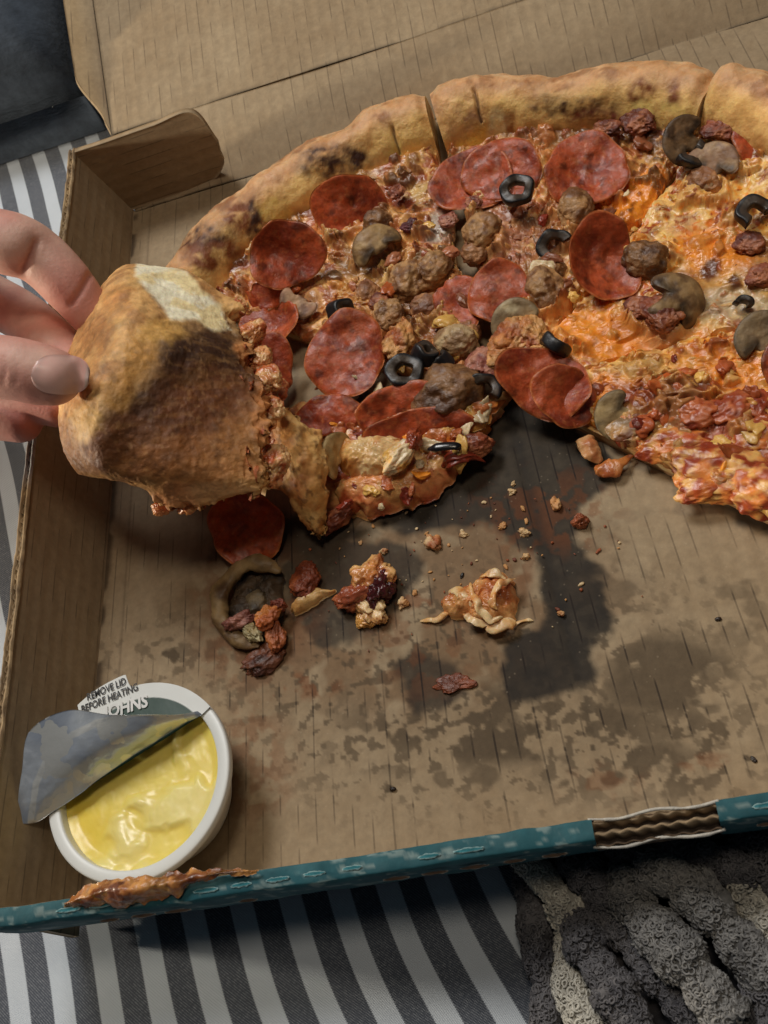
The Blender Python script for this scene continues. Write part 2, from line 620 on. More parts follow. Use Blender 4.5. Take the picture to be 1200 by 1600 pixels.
def slab(name, corners, th, nu, nv, parent, seed=0, colf=None, warp=0.12, flu=None, m=None, outline=None):
    """thick board between four corners (a,b,c,d): u runs a->b, v runs a->d; normal side is visible"""
    a, b, c, d = [np.array(k, float) for k in corners]
    u = np.linspace(0, 1, nu)[:, None, None]
    v = np.linspace(0, 1, nv)[None, :, None]
    P = (a * (1 - u) * (1 - v) + b * u * (1 - v) + c * u * v + d * (1 - u) * v).reshape(-1, 3)
    nrm = np.cross(b - a, d - a)
    nrm /= np.linalg.norm(nrm)
    U = np.broadcast_to(u, (nu, nv, 1)).ravel()
    Vv = np.broadcast_to(v, (nu, nv, 1)).ravel()
    P = P + nrm * (warp * (fbm(P, 0.22, 3, 50 + seed) - .5))[:, None]
    if outline is not None:
        P = outline(P, U, Vv)
    Q = P - nrm * th
    V = np.vstack([P, Q])
    k = nu * nv
    F = [gridfaces(nu, nv), gridfaces(nu, nv, off=k, flip=True)]
    idx = np.arange(k).reshape(nu, nv)
    ring = np.concatenate([idx[:, 0], idx[-1, 1:], idx[-2::-1, -1], idx[0, -2:0:-1]])
    r2 = np.roll(ring, -1)
    F.append(np.stack([ring, ring + k, r2 + k, r2], 1))
    col = kraft_col(P, seed)
    if colf:
        col = colf(col, P, U, Vv)
    cb = kraft_col(Q, seed + 1)
    fl = flu(P) if flu else P[:, 0]
    return obj(name, V, F, m or M_KRAFT, parent, {'Col': np.vstack([col, cb]), 'fl': np.tile(fl, 2), 'wet': np.zeros(2 * k)})


# left wall: inner face towards +x, leaning out a little
def lw_out(P, U, V):
    P = P.copy()
    P[:, 0] += .10 * np.sin(U * 9) * V
    P[:, 2] += (.10 * (fbm(P, 1.1, 3, 5) - .5) * 2) * V ** 6
    return P


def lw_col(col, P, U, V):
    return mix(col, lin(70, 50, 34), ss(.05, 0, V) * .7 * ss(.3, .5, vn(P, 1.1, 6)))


lw = slab('side_wall', [(-17.96, -18.2, -.12), (-17.96, 18.1, -.12), (-18.75, 18.1, H), (-18.75, -18.2, H)], .32, 160, 24, BOX, 3,
          colf=lw_col, flu=lambda P: P[:, 2] * 1.0 + .2, outline=lw_out)


def wall_edge():
    """frayed corrugated top of the side wall: two liners with the wavy medium between"""
    n = 560
    y = np.linspace(-18.2, 18.1, n)
    U = (y + 18.2) / 36.3
    Vs, Fs, k = [], [], 0
    nz = fbm(np.stack([y, y * 0, y * 0], 1), 1.4, 4, 66) - .5
    for off, amp, thk in ((0.0, 0, .07), (-.25, 0, .07), (-.13, .075, .05)):
        xx = -18.75 + .10 * np.sin(U * 9) + off - .04 + amp * np.sin(y * 2 * math.pi / .42)
        top = H + .10 + .22 * nz + (0.05 * vn(np.stack([y, y * 0 + off, y * 0], 1), 5, 5))
        if off == -.13:
            top = top - .06
        ring = np.stack([np.stack([xx + thk / 2, y, H - .3 + 0 * y], 1), np.stack([xx + thk / 2, y, top], 1),
                         np.stack([xx - thk / 2, y, top], 1), np.stack([xx - thk / 2, y, H - .3 + 0 * y], 1)], 1).reshape(-1, 3)
        Vs.append(ring)
        Fs.append(gridfaces(n, 4, True, off=k))
        k += len(ring)
    V = np.vstack(Vs)
    c = mix(np.tile(lin(176, 150, 112), (len(V), 1)), lin(105, 84, 60), vn(V, 2.5, 8))
    px = proj(V)
    gr = ss(60, 20, np.abs(px[:, 1] - 710)) * ss(.3, .6, vn(V, 2, 3))
    c = mix(c, lin(165, 165, 165), gr)
    obj('wall_edge', V, Fs, M_PAPER, BOX, {'Col': c})


wall_edge()


# tuck flap standing at the back left corner
def flap():
    outline = [(-18.5, 18.0, .15), (-13.6, 18.25, .1), (-12.35, 18.1, 1.0), (-12.0, 18.0, 2.4), (-12.35, 17.9, 4.55), (-18.85, 17.75, 4.62)]
    O = np.array(outline)
    nu, nv = 40, 24
    bot = catmull([O[0], (O[0] + O[1]) / 2, O[1], O[2], (O[2] + O[3]) / 2], nu)
    top = catmull([O[5], (O[5] * 2 + O[4]) / 3, (O[5] + 2 * O[4]) / 3, O[4], O[3]], nu)
    v = np.linspace(0, 1, nv)[None, :, None]
    P = (bot[:, None, :] * (1 - v) + top[:, None, :] * v).reshape(-1, 3)
    P[:, 1] += .12 * (fbm(P, .4, 2, 3) - .5)
    Q = P + np.array([0, .3, 0])
    k = nu * nv
    idx = np.arange(k).reshape(nu, nv)
    ring = np.concatenate([idx[:, 0], idx[-1, 1:], idx[-2::-1, -1], idx[0, -2:0:-1]])
    r2 = np.roll(ring, -1)
    c = kraft_col(P, 9)
    obj('tuck_flap', np.vstack([P, Q]), [gridfaces(nu, nv), gridfaces(nu, nv, off=k, flip=True), np.stack([ring, ring + k, r2 + k, r2], 1)],
        M_KRAFT, BOX, {'Col': np.vstack([c, mix(c, lin(185, 155, 115), np.full(k, .5))]), 'fl': np.tile(P[:, 2], 2), 'wet': np.zeros(2 * k)})


flap()

# back panel (hinge) and lid, leaning back; right wall out of view
ph = math.radians(25)
yb, zb = 18 + 4.5 * math.cos(ph), 4.5 * math.sin(ph)
SL = 0.26


def crease_col(lo, hi, seed, wd=.03):
    def f(col, P, U, V):
        d0 = ss(wd, .0, V) * lo
        d1 = ss(1 - wd, 1.0, V) * hi
        dash = .25 + .75 * ss(.35, .6, vn(P * np.array([1, 0, 0]), 1.1, seed))
        c = mix(col, lin(62, 50, 36), np.clip(d0 + d1, 0, 1) * dash)
        return c
    return f


def curl(P, U, V):
    P = P.copy()
    P[:, 2] += .25 * np.sin(V * math.pi) + .06 * np.sin(U * 14)
    return P


slab('hinge_panel', [(-17.9, 17.95, 0.035), (19, 17.95, 0.035), (19.6, yb, zb), (-18.4, yb, zb)], .3, 150, 40, BOX, 12,
     colf=crease_col(.8, .0, 4), outline=curl)
LDX = 30


def lidcurl(P, U, V):
    P = P.copy()
    P[:, 2] += .05 * np.sin(U * 11)
    return P


slab('lid_panel', [(-18.5, yb + .03, zb + .02), (19.8, yb + .03, zb + .02), (21, yb + LDX, zb + LDX * SL), (-20.2, yb + LDX, zb + LDX * SL)], .3, 200, 260, BOX, 14,
     colf=crease_col(.75, 0, 7, .006), outline=lidcurl)


def lid_flap_out(P, U, V):
    P = P.copy()
    # chamfered lower corner
    ch = ss(.10, 0.0, U)
    P[:, 0] += ch * V * 1.1
    P[:, 2] -= ch * V * .5
    return P


slab('lid_side_flap', [(-18.55, yb + .2, zb + .06), (-20.25, yb + LDX, zb + LDX * SL + .02), (-22.1, yb + LDX, zb + LDX * SL + 1.1), (-19.9, yb + .9, zb + .85)], .3, 100, 14, BOX, 16,
     colf=lambda c, P, U, V: mix(mix(c, lin(196, 164, 116), ss(.0, .8, V) * .35), lin(80, 60, 40), ss(.12, 0, V) * .6), outline=lid_flap_out)
slab('side_wall', [(18.02, 18.1, 0), (18.02, -18.2, 0), (18.6, -18.2, H), (18.6, 18.1, H)], .32, 60, 12, BOX, 4, flu=lambda P: P[:, 2])


# front wall: rolled double board, teal print on the outside and over the top
def front_wall(x0, x1, n):
    prof = catmull([(-17.25, 0), (-17.7, 2.2), (-17.98, 4.1), (-18.02, 4.40), (-18.12, 4.47), (-18.52, 4.45), (-18.62, 4.36), (-18.65, 4.1),
                    (-18.5, 3.0), (-18.2, 1.4), (-17.6, -.33)], 44)
    x = np.linspace(x0, x1, n)
    P = np.zeros((n, 44, 3))
    P[:, :, 0] = x[:, None]
    P[:, :, 1] = prof[None, :, 0]
    P[:, :, 2] = prof[None, :, 1]
    P = P.reshape(-1, 3)
    sg = np.interp(P[:, 0], [-18.5, -12, -4, 6, 18.5], [.03, -.02, 0.02, .06, 0])
    hz = ss(1.5, 4.5, P[:, 2])
    P[:, 1] += sg * hz
    nn = fbm(P, .8, 4, 90) - .5
    P[:, 1] += .14 * nn
    P[:, 2] += .10 * (fbm(P, 1.3, 3, 95) - .5) * hz
    s = np.tile(np.linspace(0, 1, 44), n)
    teal = mix(np.tile(lin(24, 68, 77), (len(P), 1)), lin(40, 94, 103), fbm(P, .9, 4, 12))
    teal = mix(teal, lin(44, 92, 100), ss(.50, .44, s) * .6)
    scuff = ss(.60, .70, fbm(P * np.array([1, 3, 3]), 2.2, 4, 14)) * .5
    teal = mix(teal, lin(150, 165, 160), scuff)
    kb = kraft_col(P, 22)
    f = ss(.30, .31, s + .01 * (vn(P, 3, 3) - .5))
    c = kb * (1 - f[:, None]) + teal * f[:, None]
    return P, c, n


def front():
    xa, xb = unp(926, 1290, 4.4)[0], unp(1121, 1268, 4.4)[0]
    for x0, x1, n in ((-18.6, xa, 330), (xb, 18.6, 160)):
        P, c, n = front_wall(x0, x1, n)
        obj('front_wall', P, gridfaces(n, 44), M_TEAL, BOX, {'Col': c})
    # torn stretch: liner gone, corrugated layers show
    n, m = 160, 40
    x = np.linspace(xa - .02, xb + .02, n)
    prof = catmull([(-17.25, 0), (-17.7, 2.6), (-18.0, 4.1), (-18.12, 4.38), (-18.25, 4.05), (-18.40, 4.36), (-18.55, 4.0), (-18.68, 4.15), (-18.6, 3.3), (-17.6, -.33)], m)
    P = np.zeros((n, m, 3)); P[:, :, 0] = x[:, None]; P[:, :, 1] = prof[:, 0]; P[:, :, 2] = prof[:, 1]
    P = P.reshape(-1, 3)
    hz = ss(3.6, 4.3, P[:, 2])
    P[:, 1] += .03 * hz * np.sin(P[:, 0] * 2 * math.pi / .45 + P[:, 2] * 5) + .10 * hz * (fbm(P, 1.7, 3, 6) - .5)
    P[:, 2] += .16 * hz * (fbm(P, 2.2, 3, 5) - .5)
    s = np.tile(np.linspace(0, 1, m), n)
    c = mix(np.tile(lin(96, 74, 52), (len(P), 1)), lin(160, 138, 108), ss(4.1, 4.35, P[:, 2]) * .8)
    c = mix(c, lin(52, 38, 26), ss(4.22, 4.08, P[:, 2]) * ss(-18.05, -18.1, P[:, 1]) * ss(-18.75, -18.66, P[:, 1]))
    c = mix(c, lin(30, 100, 112), ss(.88, .92, s))
    obj('corrugated_tear', P, gridfaces(n, m), M_PAPER, BOX, {'Col': c})
    # torn white liner edges around the tear
    for yy, zz in ((-18.03, 4.42), (-18.72, 4.10)):
        n = 90
        x = np.linspace(xa - .1, xb + .1, n)
        pth = np.stack([x, yy + .05 * np.sin(x * 3.1), zz + .08 * (vn(np.stack([x, x * 0, x * 0], 1), 3, 5) - .5)], 1)
        V, F = tube(pth, np.full(n, .045) * (.6 + .8 * vn(pth, 4, 3)), 6)
        obj('torn_liner', V, F, M_PAPER, BOX, {'Col': np.tile(lin(190, 185, 175), (len(V), 1))})
    # perforation nicks along the roll
    k = 0
    V0 = None
    for i in range(26):
        xx = -15.5 + i * 1.16
        if xa - .8 < xx < xb + .5:
            continue
        sg = np.interp(xx, [-18.5, -12, -4, 6, 18.5], [.03, -.02, 0.02, .06, 0])
        for row in (0, 1):
            if rng.random() < .4:
                continue
            if row == 0:
                cy, cz = -18.38 + sg, 4.51
            else:
                cy, cz = -18.74 + sg * .9, 4.0
            th = np.linspace(0, 2 * math.pi, 24, endpoint=False)
            r = rng.uniform(.75, 1.15)
            ringo = np.stack([xx + .40 * r * np.cos(th), cy + .07 * np.sin(th) * (1 if row == 0 else .35), cz + (.02 if row == 0 else .10) * np.sin(th)], 1)
            ringo += .035 * (rng.random((24, 3)) - .5)
            ringi = np.stack([xx + .33 * r * np.cos(th), cy + .03 * np.sin(th), cz + .05 * np.sin(th) * row + .02 + 0 * th], 1)
            cen = ringi.mean(0)[None] + np.array([[0, 0, -.05]])
            V = np.vstack([ringo, ringi, cen])
            i0 = np.arange(24)
            F = [np.stack([i0, (i0 + 1) % 24, (i0 + 1) % 24 + 24, i0 + 24], 1), np.stack([i0 + 24, (i0 + 1) % 24 + 24, np.full(24, 48)], 1)]
            c = np.vstack([np.tile(lin(150, 176, 176) if row == 0 else lin(170, 160, 146), (24, 1)), np.tile(lin(38, 112, 122) if row == 0 else lin(96, 74, 56), (25, 1))])
            obj('perforation_nick', V, F, M_PAPER, BOX, {'Col': c})


def tube(path, rad, seg=12, cap=True, ell=None, squash=1.0, up=(0, 0, 1)):
    path = np.asarray(path, float)
    n = len(path)
    T = np.gradient(path, axis=0)
    T /= np.linalg.norm(T, axis=1)[:, None] + 1e-12
    up = np.tile(np.array(up, float), (n, 1))
    A = np.cross(T, up)
    A /= np.linalg.norm(A, axis=1)[:, None] + 1e-9
    B = np.cross(A, T)
    th = np.linspace(0, 2 * math.pi, seg, endpoint=False)
    rad = np.asarray(rad)
    V = path[:, None, :] + rad[:, None, None] * (np.cos(th)[None, :, None] * A[:, None, :] + squash * np.sin(th)[None, :, None] * B[:, None, :])
    V = V.reshape(-1, 3)
    F = [gridfaces(n, seg, True)]
    if cap:
        V = np.vstack([V, path[0], path[-1]])
        i0 = np.arange(seg)
        F.append(np.stack([(i0 + 1) % seg, i0, np.full(seg, n * seg)], 1))
        F.append(np.stack([i0 + (n - 1) * seg, (i0 + 1) % seg + (n - 1) * seg, np.full(seg, n * seg + 1)], 1))
    return V, F


front()


def patch(name, ctrl, nu, nv, th, m, parent=None, colf=None, noise=((0.8, .1),), edge=0.0, seed=0, rough_edge=None, base=None, pxspace=True):
    """thick free-form sheet through a grid of control points (px, py, z)"""
    C = np.array(ctrl, float)
    a, b, _ = C.shape
    if pxspace:
        W = np.array([[unp(*C[i, j]) for j in range(b)] for i in range(a)])
    else:
        W = C
    G = catmull(W.reshape(a, -1), nu).reshape(nu, b, 3)
    G = catmull(G.transpose(1, 0, 2).reshape(b, -1), nv).reshape(nv, nu, 3).transpose(1, 0, 2)
    U, V = np.meshgrid(np.linspace(0, 1, nu), np.linspace(0, 1, nv), indexing='ij')
    if rough_edge is not None:
        G = rough_edge(G, U, V)
    du = np.gradient(G, axis=0)
    dv = np.gradient(G, axis=1)
    nr = np.cross(du, dv)
    nr /= np.linalg.norm(nr, axis=2)[:, :, None] + 1e-9
    if nr[:, :, 2].mean() < 0:
        nr = -nr
        fl = True
    else:
        fl = False
    P = G.reshape(-1, 3)
    n_ = nr.reshape(-1, 3)
    U, V = U.ravel(), V.ravel()
    d = 0
    for s, amp in noise:
        d = d + amp * 2 * (fbm(P, s, 3, seed + int(s * 10)) - .5)
    T = th(U, V) if callable(th) else np.full(len(P), th)
    e = np.minimum.reduce([U, 1 - U, V, 1 - V])
    rnd = np.sqrt(np.clip(1 - (1 - np.clip(e / max(edge, 1e-6), 0, 1)) ** 2, 0, 1)) if edge > 0 else 1.0
    mid = P - n_ * (T * .5)[:, None]
    top = mid + n_ * (T * .5 * rnd + d * (rnd if edge > 0 else 1))[:, None]
    bot = mid - n_ * (T * .5 * rnd)[:, None]
    k = nu * nv
    F = [gridfaces(nu, nv, flip=fl), gridfaces(nu, nv, off=k, flip=not fl)]
    idx = np.arange(k).reshape(nu, nv)
    ring = np.concatenate([idx[:, 0], idx[-1, 1:], idx[-2::-1, -1], idx[0, -2:0:-1]])
    r2 = np.roll(ring, -1)
    q = np.stack([ring, ring + k, r2 + k, r2], 1)
    F.append(q if not fl else q[:, ::-1])
    ct = colf(top, U, V, 0)
    cb = colf(bot, U, V, 1)
    return obj(name, np.vstack([top, bot]), F, m, parent, {'Col': np.vstack([ct, cb])}, base=base)


def blobs(P, col, lst, seed=0, wob=10, mott=0.0):
    """lay colour patches (px, py, rx, ry, colour, strength) over a surface"""
    q = proj(P)
    n = np.stack([fbm(P, 1.6, 3, seed + 1), fbm(P, 1.6, 3, seed + 2)], 1) - .5
    q = q + n * 2 * wob
    mt = (fbm(P, 3.0, 4, seed + 9) - .55) * 3.0 if mott else 0.0
    for (x, y, rx, ry, c, s) in lst:
        d = np.hypot((q[:, 0] - x) / rx, (q[:, 1] - y) / ry)
        col = mix(col, c, np.clip(ss(1.25, .55, d) * s * (1 + mott * mt), 0, 1))
    return col


def colnoise(P, cols, s=1.0, seed=0, sharp=.12):
    """layer colours by noise thresholds"""
    c = np.tile(cols[0], (len(P), 1))
    for i, cc in enumerate(cols[1:]):
        f = fbm(P, s * (1 + .35 * i), 4, seed + 7 * i)
        c = mix(c, cc, ss(.5 - sharp, .5 + sharp, f + (-.02 * i)))
    return c


# stained torn paper hanging over the roll, and the white liner lifted below it
def tp_col(P, U, V, s):
    return colnoise(P, [lin(150, 92, 48), lin(196, 138, 78), lin(104, 54, 24)], 1.6, 3, .1)


def jag(G, U, V):
    G = G.copy()
    n = (fbm(G.reshape(-1, 3), 2.0, 4, 8) - .5).reshape(U.shape)
    G[:, :, 1] += n * .55 * (np.abs(V - .5) * 2) ** 2
    G[:, :, 0] += n * .4 * (np.abs(U - .5) * 2) ** 3
    return G


patch('torn_paper', [[(105, 1405, 4.5), (102, 1412, 4.7), (100, 1420, 4.4)],
                     [(150, 1378, 4.8), (160, 1395, 5.1), (170, 1418, 4.5)],
                     [(215, 1368, 5.0), (215, 1390, 5.15), (225, 1412, 4.5)],
                     [(270, 1366, 4.8), (270, 1380, 5.0), (275, 1400, 4.6)],
                     [(340, 1358, 4.75), (340, 1364, 4.9), (335, 1372, 4.7)],
                     [(405, 1356, 4.7), (405, 1359, 4.75), (402, 1362, 4.7)]], 120, 40, .05, M_CHEESE, BOX, tp_col,
      noise=((1.2, .16), (3.5, .10)), rough_edge=jag)


def wl_col(P, U, V, s):
    return mix(np.tile(lin(205, 200, 188), (len(P), 1)), lin(140, 110, 80), ss(.55, .7, fbm(P, 1.5, 3, 9)) * .6)


patch('torn_liner', [[(30, 1437, 2.6), (30, 1441, 2.2)], [(100, 1424, 3.6), (100, 1436, 2.6)], [(200, 1412, 4.0), (200, 1424, 3.2)],
                     [(300, 1400, 4.0), (300, 1410, 3.4)], [(420, 1389, 4.0), (420, 1394, 3.6)], [(532, 1376, 4.1), (532, 1380, 3.8)]], 120, 10, .04,
      M_PAPER, BOX, wl_col, noise=((1.2, .12),), rough_edge=jag)

print('box ok')

# ------------------------------------------------------------------ pizza
CH_OR = lin(246, 148, 44)      # orange melted cheese
CH_YE = lin(234, 182, 96)
CH_PA = lin(226, 200, 158)     # pale mozzarella
SA_RE = lin(134, 48, 28)       # tomato sauce
SA_DK = lin(84, 32, 22)
SA_OR = lin(190, 96, 46)
BR_TA = lin(228, 174, 122)     # crust tan
BR_YE = lin(255, 208, 126)
BR_BR = lin(132, 70, 26)
BR_DK = lin(64, 30, 10)
PINK = lin(186, 116, 92)

TOPZ = {}


def slice_mesh(name, a0, a1, apex, R, seed, label, base_col, paint, na=150, rim=1.0, lift=0.0, tipcut=0.0, around=(), fine=1.0, seam=.22, rub=(.5, .45), rubc=None, crustc=None, cracks=()):
    """one slice: dough and crust from a swept profile, cheese as a second mesh over it"""
    ax, ay = apex
    root = thing('pizza_slice', label, 'pizza slice', (ax + R * .5 * math.cos(math.radians((a0 + a1) / 2)), ay + R * .5 * math.sin(math.radians((a0 + a1) / 2)), 0.02), 'slices left in the box')
    A = np.radians(np.linspace(a0, a1, na))
    prof = catmull([(tipcut, .55), (4, .55), (8, .58), (11, .62), (R - 4.1, .75), (R - 3.55, 1.05), (R - 3.15, 1.75 * rim), (R - 2.5, 2.45 * rim), (R - 1.6, 2.62 * rim), (R - .75, 2.2 * rim),
                    (R - .15, 1.35 * rim), (R - .15, .6), (R - .7, .08)], 150)
    ns = len(prof)
    Rr = prof[:, 0][None, :] * np.ones((na, 1))
    Z = prof[:, 1][None, :] * np.ones((na, 1))
    Am = A[:, None] * np.ones((1, ns))
    s = np.linspace(0, 1, ns)[None, :] * np.ones((na, 1))
    P = np.stack([ax + Rr * np.cos(Am), ay + Rr * np.sin(Am), Z], 2).reshape(-1, 3)
    Rf, Af = Rr.ravel(), Am.ravel()
    crust = ss(R - 4.2, R - 2.8, Rf)
    # lumpy crust, uneven along the arc
    big = fbm(np.stack([Af * R, Af * 0, Af * 0], 1), .22, 3, seed) - .5
    n1 = fbm(P, .55, 4, seed + 2) - .5
    n2 = fbm(P, 2.0, 3, seed + 4) - .5
    rad = np.stack([np.cos(Af), np.sin(Af), np.zeros(len(Af))], 1)
    up = np.array([0, 0, 1.0])
    out = ss(R - 2.6, R - .6, Rf)
    P = P + rad * ((n1 * .45 + n2 * .04) * crust * out + big * .8 * crust)[:, None]
    P[:, 2] += crust * ss(.3, 1.2, P[:, 2]) * (n1 * .7 + n2 * .06 + big * .7) + (1 - crust) * n1 * .15
    # edge of the cut: pinch down so neighbours show a seam
    e = np.minimum(Af - A[0], A[-1] - Af) * np.maximum(Rf, 1.0)
    P[:, 2] -= crust * .25 * ss(.5, 0, e) * ss(.6, 1.5, P[:, 2])
    P[:, 2] = np.maximum(P[:, 2], .03) + lift
    top = P.reshape(na, ns, 3)
    # wobbling cut sides
    col = mix(np.tile(BR_TA, (len(P), 1)), BR_YE, ss(R - 2.0 + .5 * n1, R - 3.0 + .5 * n1, Rf) * .95)
    col = mix(col, lin(184, 130, 78), ss(.42, .66, fbm(P, .7, 4, seed + 9)) * .55 * out)
    col = mix(col, lin(190, 120, 54), ss(.48, .64, fbm(P, 2.1, 4, seed + 15)) * .36)
    flour = ss(.52, .66, fbm(P, 3.2, 3, seed + 10)) * .5 * out
    col = mix(col, lin(224, 196, 150), flour)
    sc_ = ss(.57, .68, fbm(P, .9, 5, seed + 12)) * ss(R - 3.3, R - 2.2, Rf)
    col = mix(col, BR_BR, sc_ * .55)
    foot = ss(R - 2.9, R - 3.6, Rf)
    col = mix(col, lin(176, 104, 46), foot * ss(.35, .6, fbm(P, 1.1, 3, seed + 6)))
    if crustc:
        col = blobs(P, col, crustc, seed, 12, 1.0)
    qc = proj(P)
    for (x0, y0), (x1, y1), wd in cracks:
        aa_ = np.array([x0, y0], float); ab_ = np.array([x1 - x0, y1 - y0], float)
        tq = np.clip(((qc - aa_) @ ab_) / (ab_ @ ab_), 0, 1)
        dq = np.linalg.norm(qc + 5 * (np.stack([vn(P, 2, 5), vn(P, 2, 6)], 1) - .5) - aa_ - tq[:, None] * ab_, axis=1)
        fq = ss(wd, wd * .2, dq) * (P[:, 2] > .7)
        P[:, 2] -= .3 * fq
        col = mix(col, lin(70, 36, 16), fq * .8)
    top = P.reshape(na, ns, 3)
    # underside and the two cut faces
    nb = 40
    k = na * ns
    bot = np.stack([P[:, 0], P[:, 1], np.full(len(P), .02 + lift)], 1)
    F = [gridfaces(na, ns, flip=True)]
    Vs = [P]
    Cs = [col]
    off = k
    for row, fl in ((0, False), (na - 1, True)):
        t = top[row]
        m = 10
        rowc = []
        vv = np.linspace(0, 1, m)[:, None, None]
        b_ = t.copy()
        b_[:, 2] = np.minimum(.03 + lift, t[:, 2])
        Q = (t[None] * (1 - vv) + b_[None] * vv).reshape(-1, 3)
        j = (fbm(Q, 1.8, 3, seed + 31) - .5) * .22
        dirn = np.array([-math.sin(A[row]), math.cos(A[row]), 0]) * (-1 if row == 0 else 1)
        inner = np.tile(np.concatenate([[0], np.ones(m - 2), [0]])[:, None], (1, ns)).ravel()
        Q = Q - dirn[None] * (np.abs(j) * inner)[:, None]
        Vs.append(Q)
        cc = colnoise(Q, [lin(222, 188, 130), lin(196, 140, 76), lin(232, 208, 160)], 1.5, seed + 3)
        cc = mix(cc, BR_BR, ss(.25, .1, Q[:, 2] - lift) * .7)
        Cs.append(cc)
        F.append(gridfaces(m, ns, off=off, flip=fl))
        off += m * ns
    obj('crust', np.vstack(Vs), F, M_CRUST, root, {'Col': np.vstack(Cs)})
    # cheese and sauce layer
    nr, nc = 300, int(na * 1.9)
    rr = np.linspace(tipcut, R - 3.25, nr)
    aa = np.radians(np.linspace(a0, a1, nc))
    RR, AA = np.meshgrid(rr, aa, indexing='ij')
    Q = np.stack([ax + RR * np.cos(AA), ay + RR * np.sin(AA), 0 * RR], 2).reshape(-1, 3)
    RR, AA = RR.ravel(), AA.ravel()
    wob = np.stack([fbm(Q, 1.3, 3, seed + 40) - .5, fbm(Q, 1.3, 3, seed + 41) - .5, 0 * RR], 1)
    e = np.minimum(AA - aa[0], aa[-1] - AA) * np.maximum(RR, .4)
    Q = Q + wob * .8
    h = .95 + .36 * (fbm(Q, .55, 3, seed + 42) - .5) * 2 + .14 * (ridge(Q + 2 * wob, 1.5, 2, seed + 43) - .6) + .05 * fine * (ridge(Q * np.array([1, 1.8, 1]), 3.6, 2, seed + 44) - .5)
    bub = ss(.66, .8, vn(Q, 1.1, seed + 46))
    h = h + bub * .18
    # curds, meat crumbs and shreds caught in the melt
    wq = Q + wob * 1.6
    a1, a2, ac = cells(wq * np.array([1, 1.25, 1]), 1.25, seed)
    b1, b2, bc_ = cells(wq * np.array([1.2, 1, 1]), 2.7, seed + 1)
    on1 = ss(rub[0], rub[0] + .02, ac)
    on2 = ss(rub[1], rub[1] + .02, bc_)
    bump1 = np.sqrt(np.clip(1 - (a1 / .62) ** 2, 0, 1)) * ss(0, .22, a2 - a1) * on1
    bump2 = np.sqrt(np.clip(1 - (b1 / .62) ** 2, 0, 1)) * ss(0, .22, b2 - b1) * on2
    h = h + .30 * bump1 + .11 * bump2 * (.4 + .6 * fine) + .02 * fine * (ridge(wq, 7, 2, seed + 47) - .5)
    skirt = np.zeros(len(Q))
    for (sx_, sy_, sr_) in around:
        ds = np.hypot(wq[:, 0] - sx_, wq[:, 1] - sy_)
        skirt = np.maximum(skirt, np.exp(-((ds - sr_ * .95) / .32) ** 2) * ss(.3, .6, vn(wq, .9, seed + 70)))
    h = h + .45 * skirt
    h = h + ss(R - 5.0, R - 3.3, RR) * .45
    h = h - seam * ss(.3, 0, e) - .3 * ss(R - 3.5, R - 3.25, RR) - .5 * ss(.7, 0, RR - tipcut)
    Q[:, 2] = h + lift
    f1 = fbm(Q, .55, 4, seed + 50)
    f2 = fbm(Q, 1.5, 4, seed + 52)
    f3 = ridge(Q + 3 * wob, 1.9, 3, seed + 54)
    c = base_col(Q, f1, f2, f3)
    c = blobs(Q, c, paint, seed + 5, 14)
    c = mix(c, lin(212, 150, 88), skirt * .55)
    c = mix(c, lin(96, 40, 20), ss(R - 4.3, R - 3.4, RR) * .75 * ss(.35, .55, f2))
    pal = np.array(rubc)
    k1 = pal[(np.clip(ac * 977 % 1, 0, .999) * len(pal)).astype(int)]
    k2 = pal[(np.clip(bc_ * 613 % 1, 0, .999) * len(pal)).astype(int)]
    g1, g2 = ss(.15, .55, bump1) * .8, ss(.15, .55, bump2) * .75
    c = c * (1 - g1[:, None]) + k1 * g1[:, None]
    c = c * (1 - g2[:, None]) + k2 * g2[:, None]
    c = c * (.78 + .44 * fbm(Q, 5, 3, seed + 60))[:, None]
    # browned bubbles
    c = mix(c, lin(112, 56, 26), bub * .25)
    c = mix(c, SA_DK, ss(.72, .78, f2) * .3)
    # skirt
    idx = np.arange(nr * nc).reshape(nr, nc)
    ring = np.concatenate([idx[:, 0], idx[-1, 1:], idx[-2::-1, -1], idx[0, -2:0:-1]])
    S = Q[ring].copy()
    S[:, 2] = .45 + lift
    r0 = np.arange(len(ring))
    k = nr * nc
    sk = np.stack([ring, np.roll(ring, -1), k + np.roll(r0, -1), k + r0], 1)
    sc2 = c[ring] * .8
    obj('cheese', np.vstack([Q, S]), [gridfaces(nr, nc), sk], M_CHEESE, root, {'Col': np.vstack([c, sc2])})
    return root


def base_meaty(Q, f1, f2, f3):
    c = mix(np.tile(lin(232, 156, 78), (len(Q), 1)), lin(206, 110, 54), ss(.44, .60, f1))
    c = mix(c, lin(244, 198, 126), ss(.54, .66, f3) * .7)
    c = mix(c, lin(164, 66, 38), ss(.54, .62, f2) * .75)
    c = mix(c, lin(120, 74, 46), ss(.44, .34, f2) * .5)
    return c


def base_cheesy(Q, f1, f2, f3):
    c = mix(np.tile(CH_OR, (len(Q), 1)), lin(246, 196, 104), ss(.46, .60, f3) * .8)
    c = mix(c, lin(206, 102, 46), ss(.48, .58, f1) * .8)
    c = mix(c, lin(150, 44, 22), ss(.55, .62, f2) * .85)
    c = mix(c, lin(250, 214, 146), ss(.66, .74, f3) * .5)
    return c


